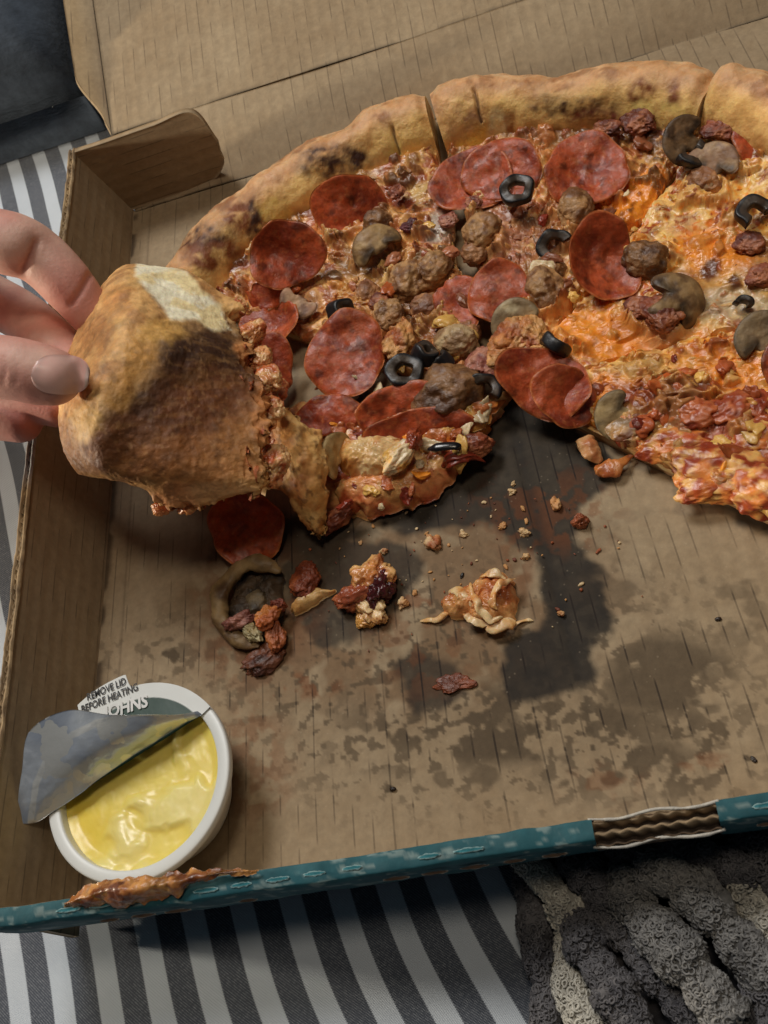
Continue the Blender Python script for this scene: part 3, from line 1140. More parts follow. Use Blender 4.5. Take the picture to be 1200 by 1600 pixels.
S1P = [(455, 480, 60, 45, lin(200, 140, 96), .6), (640, 300, 40, 35, SA_RE, .9), (660, 300, 26, 22, lin(226, 190, 120), .8), (685, 355, 30, 26, lin(196, 190, 176), .8),
       (690, 320, 30, 22, PINK, .6), (600, 440, 70, 50, lin(120, 82, 56), .7), (640, 500, 60, 40, lin(104, 66, 44), .7), (560, 450, 40, 30, lin(214, 158, 84), .7),
       (480, 620, 60, 60, lin(216, 160, 104), .8), (460, 700, 50, 40, PINK, .7), (590, 520, 40, 30, SA_OR, .6), (720, 590, 60, 40, lin(150, 92, 66), .7),
       (770, 590, 30, 25, CH_YE, .8), (560, 410, 40, 26, lin(130, 92, 62), .6)]
S2P = [(980, 320, 70, 40, CH_OR, .9), (830, 380, 60, 40, lin(170, 110, 84), .6), (1010, 300, 60, 40, CH_OR, .8), (1040, 370, 90, 60, CH_OR, .9), (880, 350, 40, 40, lin(120, 66, 40), .6),
       (780, 350, 60, 40, lin(176, 120, 92), .6), (760, 420, 50, 40, lin(150, 96, 66), .5), (1060, 200, 70, 40, SA_DK, .9), (900, 210, 100, 25, lin(120, 66, 30), .7),
       (950, 500, 80, 40, CH_OR, .9), (870, 560, 60, 40, CH_OR, .6), (1150, 230, 60, 50, lin(120, 60, 36), .7), (830, 440, 40, 40, lin(120, 76, 50), .5)]
S3P = [(930, 520, 90, 45, CH_OR, .8), (1010, 560, 90, 40, CH_OR, .8), (1090, 440, 60, 30, SA_RE, .75), (1150, 440, 70, 40, CH_YE, .6), (1150, 480, 80, 30, lin(200, 184, 150), .7), (1050, 540, 60, 40, lin(226, 170, 120), .6),
       (1110, 560, 80, 50, CH_OR, .7), (1190, 400, 50, 40, SA_RE, .6), (1120, 390, 60, 40, CH_OR, .8), (1150, 445, 14, 12, SA_DK, .9), (1110, 420, 16, 14, SA_DK, .9)]
S4P = [(960, 610, 60, 30, CH_OR, .85), (1030, 620, 80, 35, SA_RE, .9), (1090, 640, 90, 40, lin(110, 44, 30), .85), (1160, 590, 60, 40, CH_OR, .8), (1100, 560, 60, 40, CH_OR, .6),
       (990, 560, 60, 30, CH_YE, .6), (1150, 700, 80, 60, lin(170, 84, 64), .8), (1000, 660, 60, 24, lin(190, 140, 90), .6), (1060, 600, 50, 24, lin(90, 34, 26), .8)]
CR1 = [(530, 248, 62, 24, BR_DK, .85), (500, 262, 40, 20, BR_DK, .6), (385, 340, 42, 34, BR_BR, .95), (398, 345, 10, 34, BR_DK, .9), (320, 375, 50, 30, BR_DK, .75), (340, 400, 60, 26, BR_BR, .8),
       (620, 240, 30, 40, BR_YE, .9), (640, 250, 40, 36, lin(240, 204, 110), .8), (430, 330, 26, 26, lin(232, 190, 100), .9), (470, 300, 30, 30, BR_YE, .8)]
CR2 = [(737, 195, 16, 20, lin(96, 40, 16), 1), (742, 212, 12, 10, lin(140, 66, 24), .8), (900, 165, 75, 18, BR_DK, .8), (925, 180, 50, 14, lin(120, 50, 24), .8), (1000, 146, 22, 20, BR_BR, .9), (1052, 148, 14, 24, BR_BR, .95), (745, 230, 30, 40, lin(236, 186, 80), .9), (720, 180, 40, 40, BR_TA, .5),
       (780, 210, 20, 40, lin(232, 206, 150), .7), (800, 200, 10, 30, lin(150, 84, 32), .7), (860, 215, 80, 20, lin(150, 92, 30), .7), (1030, 175, 60, 20, lin(232, 196, 110), .8), (990, 200, 60, 14, lin(90, 48, 26), .7)]
SAUS = [
        (1, 676, 424, 1.7, .85, 'SG', 1), (1, 636, 440, 1.5, .95, 'SG', 2), (1, 608, 492, 1.6, .85, 'SG', 3), (1, 714, 535, 1.7, .9, 'SB', 4),
        (1, 668, 480, 1.4, .8, 'SR', 5), (2, 755, 366, 1.6, .95, 'SG', 6), (2, 901, 328, 1.7, .95, 'SG', 7), (2, 850, 455, 1.5, 1.05, 'SG', 8),
        (3, 1008, 408, 1.6, .95, 'SDK', 9), (1, 700, 618, 1.7, 1.45, 'SDK', 10), (1, 745, 395, 1.3, .7, 'SR', 11), (1, 575, 460, 1.4, .7, 'SR', 12),
        (2, 860, 420, 1.3, .7, 'SDK', 13), (1, 655, 405, 1.4, .6, 'SB', 14), (1, 730, 520, 1.3, .6, 'SR', 15), (1, 590, 350, 1.6, .8, 'SDK', 16), (3, 1100, 285, 1.4, .8, 'SR', 18)]
SLAR = {k: [(*unp(x, y, 1.2)[:2], r) for p, x, y, z, r, c, d in SAUS if p == k] for k in (1, 2, 3, 4)}
for k_, lst_ in ((1, [(448, 405, 1.45), (548, 335, 1.5), (424, 508, 1.4), (541, 560, 1.6), (718, 475, 1.1), (782, 460, 1.35), (622, 640, 1.5), (592, 386, .9), (806, 505, .8), (642, 352, .45), (755, 570, .8), (532, 488, .6), (632, 580, .75), (668, 558, .7)]), (2, [(738, 288, 1.5), (785, 270, 1.5), (916, 270, 1.75), (936, 416, 1.55), (808, 297, .8), (868, 385, .7)]), (3, [(1052, 470, 1.0), (868, 540, .6), (1032, 490, .8), (1182, 335, .8)]), (4, [(850, 603, 1.55), (1090, 645, .9), (1140, 640, .8), (1060, 610, .6)])):
    SLAR[k_] += [(*unp(x, y, 1.2)[:2], r) for x, y, r in lst_]
MCP = [lin(224, 158, 86), lin(236, 190, 120), lin(220, 148, 90), lin(206, 132, 78), lin(160, 104, 68), lin(124, 72, 46), lin(106, 76, 54), lin(150, 78, 50), lin(196, 122, 70), lin(128, 96, 68), lin(176, 122, 92)]
CCP = [lin(222, 156, 78), lin(214, 140, 64), lin(228, 176, 104), lin(196, 108, 52), lin(150, 66, 36), lin(206, 128, 60)]
S1 = slice_mesh('s', 90.5, 144, (-1.25, .4), 17.55, 11, 'pepperoni and sausage pizza slice with scorched crust beside the folded slice', base_meaty, S1P, around=SLAR[1], crustc=CR1, rim=1.08, rub=(.80, .76), rubc=MCP, cracks=[((612, 195), (622, 240), 4)])
S2 = slice_mesh('s', 47, 94.6, (.2, .2), 16.9, 23, 'pizza slice with black olive ring on pepperoni under blistered crust', base_meaty, S2P, around=SLAR[2], crustc=CR2, rim=1.16, rub=(.80, .76), rubc=MCP, cracks=[((742, 140), (752, 190), 4)])
S3 = slice_mesh('s', -.3, 47.6, (.5, .15), 17.3, 37, 'cheesy pizza slice with big grey mushroom and cupped pepperoni', base_cheesy, S3P, around=SLAR[3], fine=.45, seam=.04, rim=1.32, rub=(.93, .86), rubc=CCP)
S4 = slice_mesh('s', -45, 1.6, (.4, -.15), 17.0, 53, 'orange cheesy pizza slice with folded pepperoni at its tip over bare cardboard', base_cheesy, S4P, around=SLAR[4], fine=.45, seam=.04, rub=(.88, .75), rubc=CCP)
SL_ = {1: S1, 2: S2, 3: S3, 4: S4}
print('slices ok')


# ---- toppings
def frame(n, spin=0.0):
    n = np.array(n, float)
    n /= np.linalg.norm(n)
    a = np.cross([0, 1, 0], n)
    a /= np.linalg.norm(a)
    b = np.cross(n, a)
    c, s = math.cos(spin), math.sin(spin)
    return a * c + b * s, -a * s + b * c, n


def pepperoni(parent, px, py, z, n, r=1.85, sx=1.0, sy=1.0, spin=0, curl=0.0, cup=0.0, cut=None, seed=0, tone=0.0, base=None):
    r = r * .92
    cup = cup + .10 + .06 * math.sin(seed * 1.7)
    curl = curl * 1.3 + .05 * math.sin(seed * 2.1)
    c0 = unp(px, py, z - (.34 if parent is not None else .12))
    A, B, N_ = frame(n, math.radians(spin))
    nr, nt = 26, 96
    rho = np.linspace(0, 1, nr) ** .8
    th = np.linspace(0, 2 * math.pi, nt, endpoint=False)
    irr = 1 + .09 * np.sin(2 * th + seed) + .05 * np.sin(3 * th + 2 * seed) + .02 * np.sin(7 * th + seed)
    RH, TH = np.meshgrid(rho, th, indexing='ij')
    a = RH * np.cos(TH) * irr * r * sx
    b = RH * np.sin(TH) * irr * r * sy
    if cut is not None:
        lim = cut * r + .10 * np.sin(a * 5 + seed) + .06 * np.sin(a * 13)
        b = np.where(b > lim, lim + (b - lim) * .03, b)
    a, b = a.ravel(), b.ravel()
    loc = np.stack([a, b, 0 * a], 1) + seed * 3.3
    rh_ = RH.ravel()
    hh = curl * a * a / r + cup * (a * a + b * b) / r + .30 * (fbm(loc, .7, 3, seed) - .5) * 2 + .10 * rh_ ** 3 * np.sin(3 * TH.ravel() + seed)
    rh = RH.ravel()
    t = .23 * np.sqrt(np.clip(1 - rh ** 10, 0, 1)) + .004
    d = .05 * (fbm(loc, 3, 3, seed + 3) - .5)
    W = c0 + a[:, None] * A + b[:, None] * B + hh[:, None] * N_
    top = W + (t / 2 + d)[:, None] * N_
    bot = W - (t / 2)[:, None] * N_
    k = nr * nt
    F = [gridfaces(nr, nt, True), gridfaces(nr, nt, True, off=k, flip=True)]
    i0 = np.arange(nt) + (nr - 1) * nt
    i1 = np.roll(i0, -1)
    F.append(np.stack([i0, i0 + k, i1 + k, i1], 1))
    loc3 = loc
    f = fbm(loc3, 1.3, 4, seed + 5)
    c = mix(np.tile(lin(182, 80, 42), (k, 1)), lin(142, 54, 28), ss(.42, .62, f))
    c = mix(c, lin(176, 92, 54), ss(.55, .66, fbm(loc3, 9, 2, seed + 8)) * .35)
    c = mix(c, lin(180, 100, 58), .6 * np.clip(tone, 0, 1) * ss(.45, .7, fbm(loc3, .9, 3, seed + 2)) * .8)
    c = mix(c, lin(196, 112, 58), ss(.93, .99, rh) * .8)
    c = mix(c, lin(74, 30, 18), ss(.60, .74, fbm(loc3, 2.4, 3, seed + 6)) * .6)
    c = mix(c, lin(196, 116, 66), ss(.62, .72, fbm(loc3, 5.5, 3, seed + 16)) * .4)
    o = obj('pepperoni', np.vstack([top, bot]), F, M_PEP, parent, {'Col': np.vstack([c, c])}, base=base)
    return o


TC = (.15, -.5, .85)      # towards the lens
pepperoni(S1, 448, 398, 2.6, (.25, -.75, .75), 1.75, curl=-.16, cup=.26, seed=1)
pepperoni(S1, 414, 452, 1.9, (-.2, -.5, .6), 1.25, sx=.8, seed=2, cut=.3)
pepperoni(S1, 548, 328, 2.3, (.15, -.75, .62), 1.85, spin=15, curl=-.38, seed=3)
pepperoni(S1, 424, 503, 1.7, (-.1, -.15, 1), 1.75, sy=.75, spin=-10, curl=.08, seed=4, cut=.35, tone=.3)
pepperoni(S1, 413, 575, 2.0, (.5, -.2, .7), 1.5, seed=5, curl=.15)
pepperoni(S1, 541, 556, 2.2, (.12, -.35, 1), 1.95, spin=20, curl=-.10, cup=.08, seed=6, tone=.5)
pepperoni(S1, 718, 473, 1.7, (.05, -.3, 1), 1.55, sx=.72, spin=25, seed=7, tone=.5, cut=.75)
pepperoni(S1, 782, 458, 1.9, (.1, -.4, 1), 1.65, sx=.82, spin=-12, curl=-.12, seed=8, tone=.35)
pepperoni(S2, 738, 285, 1.75, (.0, -.25, 1), 1.9, spin=30, curl=.06, seed=9)
pepperoni(S2, 785, 268, 1.95, (.0, -.45, 1), 1.8, spin=50, seed=10, tone=.2)
pepperoni(S2, 916, 268, 2.0, (.1, -.35, 1), 2.1, spin=-8, sy=.82, curl=.12, seed=11)
pepperoni(S2, 936, 413, 1.75, (.35, -.45, .85), 1.85, sx=.92, spin=35, cup=.26, curl=.1, seed=12, tone=.3)
pepperoni(S1, 622, 636, 1.9, (.1, -.7, .75), 1.95, sy=.55, spin=6, curl=-.12, seed=13, tone=.2)
pepperoni(S1, 512, 650, 1.6, (.1, -.4, 1), 1.5, sy=.7, seed=14)
pepperoni(S4, 850, 600, 1.75, (.15, -.35, 1), 1.95, sy=.8, spin=-25, curl=.22, seed=15, tone=.2)
pepperoni(S4, 882, 618, 1.9, (.4, -.55, .8), 1.35, spin=20, curl=-.2, seed=16, tone=.3)
pepperoni(S3, 1200, 205, 1.9, (.1, -.4, 1), 1.8, seed=17)
pepperoni(S4, 1262, 560, 1.7, (.1, -.4, 1), 1.8, seed=18)


def ico(sub=4):
    import bmesh
    bm = bmesh.new()
    bmesh.ops.create_icosphere(bm, subdivisions=sub, radius=1.0)
    V = np.array([v.co[:] for v in bm.verts])
    F = np.array([[v.index for v in f.verts] for f in bm.faces])
    bm.free()
    return V, F


ICO4, ICO3, ICO2 = ico(5), ico(4), ico(3)


def lump(name, parent, px, py, z, rx, ry, rz, cols, m, seed, spin=0, n=(0, 0, 1), amp=.28, f=1.1, hi=True, base=None, sub=None, sharp=.1):
    V, F = (ICO4 if hi else ICO3) if sub is None else sub
    A, B, N_ = frame(n, math.radians(spin))
    d = 1 + amp * 2 * (fbm(V, f, 3, seed) - .5) + amp * .5 * (ridge(V, f * 2.4, 2, seed + 3) - .6) * 1.2 + .16 * (fbm(V, 5, 3, seed + 4) - .5)
    L_ = V * d[:, None] * np.array([rx, ry, rz])
    W = unp(px, py, z) + L_[:, :1] * A + L_[:, 1:2] * B + L_[:, 2:] * N_
    c = colnoise(L_ + seed * 2.7, cols, 1.6, seed, sharp)
    return obj(name, W, F, m, parent, {'Col': c}, base=base)


SG = [lin(158, 110, 66), lin(120, 78, 44), lin(184, 138, 88)]
SB = [lin(178, 146, 102), lin(150, 112, 74), lin(196, 166, 122)]
SR = [lin(150, 98, 62), lin(120, 74, 48), lin(176, 124, 80)]
SDK = [lin(118, 78, 46), lin(84, 52, 30), lin(144, 102, 62)]
for par, x, y, z, r, cl, sd in [(SL_[a], b, c, d - .35, e, globals()[f], g) for a, b, c, d, e, f, g in SAUS]:
    lump('sausage_chunk', par, x, y, z, r, r * .85, r * .72, cl, M_SAUS, 100 + sd, spin=sd * 37, amp=.34)
# ragged orange meat by the tips
OC = [lin(196, 124, 66), lin(166, 88, 46), lin(214, 156, 92)]
for x, y, r, sd in ((800, 535, 1.0, 1), (832, 522, .9, 2), (790, 560, .8, 3), (838, 560, .6, 4), (625, 535, .9, 5), (560, 505, .7, 6)):
    lump('chicken_shred', S1 if x < 790 else S3, x, y, 1.55, r, r * .7, r * .55, OC, M_SAUS, 140 + sd, spin=sd * 51, amp=.5, f=1.8)
# ham and bacon
HM = [lin(170, 106, 86), lin(136, 70, 56), lin(190, 130, 104)]
BC = [lin(144, 74, 48), lin(104, 48, 34), lin(176, 108, 72)]
for par, x, y, z, r, cl, sd in [
        (S1, 642, 352, 1.7, .5, [lin(110, 44, 48), lin(84, 30, 34)], 1), (S1, 755, 570, 1.6, .95, HM, 2), (S1, 620, 300, 1.6, .5, BC, 3), (S3, 1032, 490, 1.7, .95, BC, 4),
        (S3, 1000, 480, 1.6, .7, BC, 5), (S4, 1090, 645, 1.5, 1.1, BC, 6), (S4, 1140, 640, 1.5, .9, HM, 7), (S4, 1060, 610, 1.4, .7, BC, 8), (S4, 1020, 610, 1.4, .6, BC, 9),
        (S2, 1000, 190, 2.0, .9, BC, 10), (S2, 950, 200, 2.2, .6, BC, 11), (S3, 1130, 200, 1.9, 1.0, BC, 12), (S1, 590, 470, 1.6, .5, BC, 13), (S1, 560, 590, 1.5, .6, BC, 14),
        (S4, 1180, 640, 1.4, .8, BC, 15), (S3, 1170, 380, 1.4, .7, BC, 16), (S2, 740, 315, 1.5, .5, BC, 17), (S1, 700, 345, 1.5, .5, HM, 18), (S3, 1190, 430, 1.4, .7, BC, 19)]:
    lump('bacon_bit', par, x, y, z - (.45 if par is S4 else .15), r * .85, r * .7, r * .4, [lin(170, 78, 46), lin(130, 52, 34), lin(196, 108, 64)] if par is S4 else cl, M_CHEESE if par is S4 else M_SAUS, 180 + sd, spin=sd * 29, amp=.5, f=1.3)
# the torn, sauce-covered bulge on the low edge of the right slice
BG = [lin(228, 138, 66), lin(190, 88, 44), lin(240, 184, 106), lin(150, 60, 34)]
for x, y, rx, ry, rz, sd in ((1135, 735, 1.9, 1.2, .9, 1), (1190, 760, 1.5, 1.1, .9, 2), (1190, 690, 1.5, 1.0, .8, 3), (1060, 690, 1.4, .7, .55, 4), (1000, 665, 1.1, .6, .5, 5), (1100, 765, 1.0, .6, .5, 6)):
    lump('cheese_fold', S4, x, y, .85, rx, ry, rz * .62, BG if sd != 5 else [lin(196, 150, 96), lin(140, 112, 80), lin(120, 70, 40)], M_CHEESE, 220 + sd, spin=-25 + sd * 5, amp=.45, f=1.0)


def olive(parent, px, py, z, n, r=.78, arc=1.0, spin=0, seed=0, hgt=.36):
    """slice of a hollow olive: ring with flesh faces and black skin"""
    A, B, N_ = frame(n, math.radians(spin))
    c0 = unp(px, py, z - .12)
    r = r * .82
    nt = 48
    th = np.linspace(0, 2 * math.pi * arc, nt, endpoint=(arc < 1))
    pr = catmull([(1.0, -.5), (1.03, 0), (1.0, .5), (.86, .62), (.62, .6), (.46, .5), (.42, 0), (.46, -.5), (.65, -.6), (.88, -.6)], 30, True)
    skin = (np.arange(30) < 10) | (np.arange(30) > 27)
    R_ = pr[:, 0][None, :] * r * (1 + .06 * np.sin(2 * th + seed) + .04 * np.sin(5 * th))[:, None]
    Zz = pr[:, 1][None, :] * hgt * np.ones((nt, 1)) + .05 * np.sin(3 * th + seed)[:, None]
    W = c0 + (R_ * np.cos(th)[:, None])[:, :, None] * A + (R_ * np.sin(th)[:, None])[:, :, None] * B + Zz[:, :, None] * N_
    W = W.reshape(-1, 3)
    W = W + .05 * (np.stack([vn(W, 3, seed), vn(W, 3, seed + 1), vn(W, 3, seed + 2)], 1) - .5)
    if arc < 1:
        F = [gridfaces(nt, 30, True)]
        F.append(np.arange(30)[None, ::-1])
        F.append((np.arange(30) + (nt - 1) * 30)[None, :])
    else:
        i = np.arange(nt)[:, None]; j = np.arange(30)[None, :]
        F = [np.stack([i * 30 + j, i * 30 + (j + 1) % 30, ((i + 1) % nt) * 30 + (j + 1) % 30, ((i + 1) % nt) * 30 + j], -1).reshape(-1, 4)]
    sk = np.tile(skin, nt)
    c = np.where(sk[:, None], np.array([.010, .009, .010]), lin(64, 52, 42))
    c = c * (0.6 + .8 * vn(W, 4, seed))[:, None]
    return obj('olive_ring', W, F, M_OLV, parent, {'Col': c})


M_OLV = mat('olive', rough=0.42, noise=(250, 0.4), bump=(300, 0.4, 0.0008), coat=0.05)
olive(S2, 808, 297, 2.35, (.05, -.35, 1), .86, seed=1)
olive(S1, 632, 580, 2.25, (.1, -.25, 1), .9, seed=2, hgt=.34)
olive(S1, 534, 490, 2.1, (.75, -.45, .5), .72, seed=3, hgt=.62)
olive(S1, 664, 553, 2.15, (.6, .3, .7), .62, seed=4, hgt=.5)
olive(S1, 692, 566, 2.0, (-.5, .5, .7), .5, seed=5, hgt=.5)
olive(S3, 868, 540, 1.95, (.75, .55, .35), .78, seed=6, hgt=.42)
olive(S1, 756, 608, 1.75, (.2, -.5, .9), .78, arc=.5, spin=-40, seed=7)
olive(S1, 552, 616, 1.15, (.0, -.6, .8), .8, seed=8)
olive(S2, 868, 385, 1.5, (.1, -.5, .8), .9, arc=.55, spin=20, seed=9)
olive(S3, 1182, 335, 1.9, (.2, -.2, 1), .95, arc=.6, spin=10, seed=10)
olive(S2, 1080, 238, 1.9, (.4, -.3, .8), .85, arc=.6, spin=200, seed=11)
olive(S3, 1160, 480, 1.5, (.2, -.4, .9), .5, arc=.4, seed=12)


def mushroom(parent, px, py, z, n, r, spin=0, seed=0, cols=None, curl=.15, base=None, stem=True, th=.28, gill=True):
    """cap-and-stem slice with a dark gill band"""
    A, B, N_ = frame(n, math.radians(spin))
    out = catmull([(0, 1), (.55, .86), (.95, .4), (1.02, -.05), (.82, -.25), (.45, -.12), (.30, -.35 if stem else -.15), (.26, -.85 if stem else -.2), (0, -.95 if stem else -.22),
                   (-.26, -.85 if stem else -.2), (-.30, -.35 if stem else -.15), (-.45, -.12), (-.82, -.25), (-1.02, -.05), (-.95, .4), (-.55, .86)], 96, True) * r
    nr = 22
    rho = np.linspace(0, 1, nr) ** .8
    L2 = (rho[:, None, None] * (out - np.array([0, .15 * r]))[None] + np.array([0, .15 * r])).reshape(-1, 2)
    rh = np.repeat(rho, 96)
    loc = np.stack([L2[:, 0], L2[:, 1], 0 * rh], 1) + seed * 5.1
    L2 = L2 * (1 + .10 * (fbm(loc, 1.5, 2, seed) - .5))[:, None]
    h = curl * (L2[:, 0] ** 2 + .4 * L2[:, 1] ** 2) / r + .20 * (fbm(loc, 1.1, 3, seed + 1) - .5)
    t = th * np.sqrt(np.clip(1 - rh ** 6, 0, 1)) + .004
    C0 = unp(px, py, z)
    W = C0 + L2[:, :1] * A + L2[:, 1:] * B + h[:, None] * N_
    top = W + (t / 2 + .06 * (fbm(loc, 4, 2, seed + 3) - .5))[:, None] * N_
    bot = W - (t / 2)[:, None] * N_
    k = len(W)
    cols = cols or [lin(154, 118, 74), lin(112, 82, 50), lin(178, 144, 96)]
    c = colnoise(loc, cols, 1.4, seed, .12)
    if gill:
        y = L2[:, 1] / r
        x = np.abs(L2[:, 0]) / r
        g = np.exp(-((y - (.05 - .15 * x)) / .20) ** 2) * ss(.12, .25, x) * ss(.95, .8, x)
        c = mix(c, lin(48, 38, 30), np.clip(g * .8, 0, 1))
    c = mix(c, cols[1] * .7, ss(.85, 1, rh) * .6)
    F = [gridfaces(nr, 96, True), gridfaces(nr, 96, True, off=k, flip=True)]
    i0 = np.arange(96) + (nr - 1) * 96
    i1 = np.roll(i0, -1)
    F.append(np.stack([i0, i0 + k, i1 + k, i1], 1))
    return obj('mushroom_slice', np.vstack([top, bot]), F, M_MUSH, parent, {'Col': np.vstack([c, c])}, base=base)


mushroom(S3, 1055, 470, 1.75, (.3, -.45, .9), 1.2, spin=-60, seed=1, curl=-.3, th=.5, cols=[lin(132, 102, 66), lin(98, 70, 44), lin(154, 122, 80)])
mushroom(S1, 592, 386, 1.9, (.2, -.4, .9), 1.15, spin=30, seed=2, stem=False, curl=-.25)
mushroom(S2, 1072, 222, 1.8, (.3, -.6, .7), 1.05, spin=70, seed=3, cols=[lin(104, 78, 52), lin(70, 50, 34), lin(132, 102, 70)])
mushroom(S2, 1112, 262, 1.45, (-.2, -.3, 1), 1.1, spin=-30, seed=4, cols=[lin(150, 112, 80), lin(112, 76, 52), lin(176, 142, 104)])
mushroom(S3, 1194, 532, 1.15, (.1, -.5, .9), 1.1, spin=20, seed=6, cols=[lin(128, 106, 78), lin(96, 76, 54), lin(150, 126, 92)])
mushroom(S1, 806, 505, 1.6, (.0, -.6, .8), 1.0, spin=20, seed=7, stem=False, cols=[lin(186, 160, 120), lin(140, 116, 84), lin(200, 180, 140)], gill=False)
mushroom(S4, 968, 650, .95, (.1, -.5, .9), .95, spin=80, seed=8, cols=[lin(150, 124, 84), lin(96, 84, 60), lin(176, 150, 104)])
mushroom(S1, 470, 470, 1.5, (.1, -.3, .9), .9, spin=140, seed=9, stem=False, cols=[lin(170, 120, 86), lin(126, 88, 64), lin(190, 150, 112)], gill=False)


# small ragged shreds too small to tell apart: one mesh on each slice
def shreds(parent, poly, n, cols, seed, z=1.35, smin=.12, smax=.42, name='cheese_shreds', m=None):
    r = np.random.default_rng(seed)
    V0, F0 = ICO3
    poly = np.array(poly, float)
    lo, hi = poly.min(0), poly.max(0)
    Vs, Fs, Cs, k = [], [], [], 0
    while len(Vs) < n:
        p = lo + r.random(2) * (hi - lo)
        if inpoly(p[None], poly)[0] < 0:
            continue
        s = smin + (smax - smin) * r.random() ** 2
        A, B, N_ = frame((r.normal() * .4, r.normal() * .4, 1), r.random() * 6.28)
        L_ = V0 * (1 + 1.1 * (fbm(V0, 1.6, 2, int(r.integers(999))) - .5))[:, None] * np.array([s * r.uniform(1, 2.4), s, s * .55])
        L_[:, 2] += .25 * L_[:, 0] ** 2 / s * r.normal() * .5
        W = unp(p[0], p[1], z + r.uniform(-.15, .15)) + L_[:, :1] * A + L_[:, 1:2] * B + L_[:, 2:] * N_
        Vs.append(W)
        Fs.append(F0 + k)
        k += len(W)
        c = cols[r.integers(len(cols))] * r.uniform(.75, 1.15)
        Cs.append(np.tile(c, (len(W), 1)))
    o = obj(name, np.vstack(Vs), np.vstack(Fs), m or M_CHEESE, parent, {'Col': np.vstack(Cs)})
    o['kind'] = 'stuff'
    return o


MC = [CH_YE, CH_PA, lin(190, 120, 84), SA_RE, lin(150, 90, 60), SA_OR, lin(120, 72, 48)]
CC = [CH_OR, CH_YE, SA_OR, SA_RE, lin(170, 84, 44)]
shreds(S1, [(420, 420), (520, 330), (690, 290), (780, 590), (700, 640), (460, 640)], 30, MC, 1)
shreds(S2, [(700, 300), (760, 260), (1080, 200), (960, 420), (810, 590)], 20, MC, 2)
shreds(S3, [(1090, 210), (1230, 180), (1230, 560), (830, 590), (980, 420)], 15, CC, 3, smax=.3, z=1.0)
shreds(S4, [(840, 590), (1220, 560), (1220, 770), (1080, 730), (950, 640)], 30, CC, 4, z=1.0)


# ---- crumpled slice at the lower left: cheese, dough folds
def pillow(name, parent, poly, cen, z0, hgt, m, cols, seed, p=2.6, amp=.25, f=1.2, nr=44, nt=220, paint=None, base=None, sharp=.12, z1=None):
    W = np.array([unp(x, y, z0) for x, y in poly])
    out = catmull(W, nt, True)
    c0 = unp(cen[0], cen[1], z0)
    rho = np.linspace(0, 1, nr)[:, None, None] ** .75
    G = c0 + rho * (out - c0)[None]
    P = G.reshape(-1, 3)
    rh = np.repeat(rho.ravel(), nt)
    jit = np.stack([fbm(P, 1.6, 3, seed + 5) - .5, fbm(P, 1.6, 3, seed + 6) - .5, 0 * rh], 1)
    P = P + jit * .9 * ss(.3, 1, rh)[:, None]
    hh = hgt * np.clip(1 - rh ** p, 0, 1) ** (1 / 1.8)
    dn = amp * ((fbm(P, f, 4, seed) - .5) * 2 + .5 * (ridge(P + jit * 2, f * 2.2, 2, seed + 2) - .5))
    top = P.copy()
    top[:, 2] = z0 + hh * (1 + .0 * rh) + dn * ss(1, .7, rh)
    bot = P.copy()
    bot[:, 2] = z0 - .05
    bot[:, :2] = c0[:2] + (bot[:, :2] - c0[:2]) * .97
    k = len(P)
    F = [gridfaces(nr, nt, True), gridfaces(nr, nt, True, off=k, flip=True)]
    i0 = np.arange(nt) + (nr - 1) * nt
    i1 = np.roll(i0, -1)
    F.append(np.stack([i0, i0 + k, i1 + k, i1], 1))
    c = colnoise(top, cols, 1.0, seed, sharp)
    if paint:
        c = blobs(top, c, paint, seed, 8)
    return obj(name, np.vstack([top, bot]), F, m, parent, {'Col': np.vstack([c, c])}, base=base)


S0 = thing('pizza_slice', 'crumpled torn pizza slice with folded cheese and dough lying under the held piece', 'pizza slice', unp(620, 740, 0), 'slices left in the box')
DG = [lin(224, 176, 108), lin(200, 132, 66), lin(232, 196, 140), lin(184, 96, 54)]
pillow('dough', S0, [(455, 640), (560, 660), (680, 655), (795, 612), (775, 655), (740, 700), (690, 745), (650, 790), (560, 812), (515, 800), (470, 760)], (610, 715), .05, .95, M_CHEESE,
       [lin(206, 140, 84), lin(170, 84, 48), lin(226, 176, 110)], 301, amp=.3,
       paint=[(660, 675, 70, 20, lin(180, 84, 44), .7), (730, 670, 50, 24, CH_OR, .9), (770, 630, 20, 22, lin(236, 204, 140), .8), (620, 745, 40, 20, SA_DK, .6), (690, 730, 30, 20, SA_RE, .6)])
pillow('dough_fold', S0, [(528, 715), (545, 690), (590, 690), (625, 695), (648, 715), (640, 740), (600, 762), (550, 752)], (588, 722), .9, 1.05, M_CHEESE, DG[:3], 303, amp=.22, f=1.4)
pillow('dough_fold', S0, [(518, 770), (560, 755), (630, 745), (690, 735), (722, 700), (730, 715), (700, 760), (655, 790), (590, 812), (535, 800)], (610, 775), .25, 1.05, M_CHEESE, [lin(216, 140, 84), lin(176, 76, 40), lin(226, 170, 104)], 305, amp=.25, f=1.2)
pillow('dough_fold', S0, [(640, 690), (700, 650), (780, 625), (775, 650), (735, 680), (690, 705), (650, 705)], (705, 668), .8, .55, M_CHEESE, [CH_OR, CH_YE, lin(190, 110, 60)], 307, amp=.2, f=1.3)
pepperoni(S0, 655, 668, 1.75, (.1, -.8, .6), 2.3, sy=.4, spin=4, seed=21, tone=.3)
mushroom(S0, 527, 715, 1.6, (.8, -.3, .3), 1.0, spin=80, seed=22, stem=False, cols=[lin(190, 156, 100), lin(150, 116, 70), lin(206, 180, 130)], gill=False)
lump('bacon_bit', S0, 742, 696, .9, .65, .45, .4, BC, M_PEP, 331, amp=.4, f=1.5)
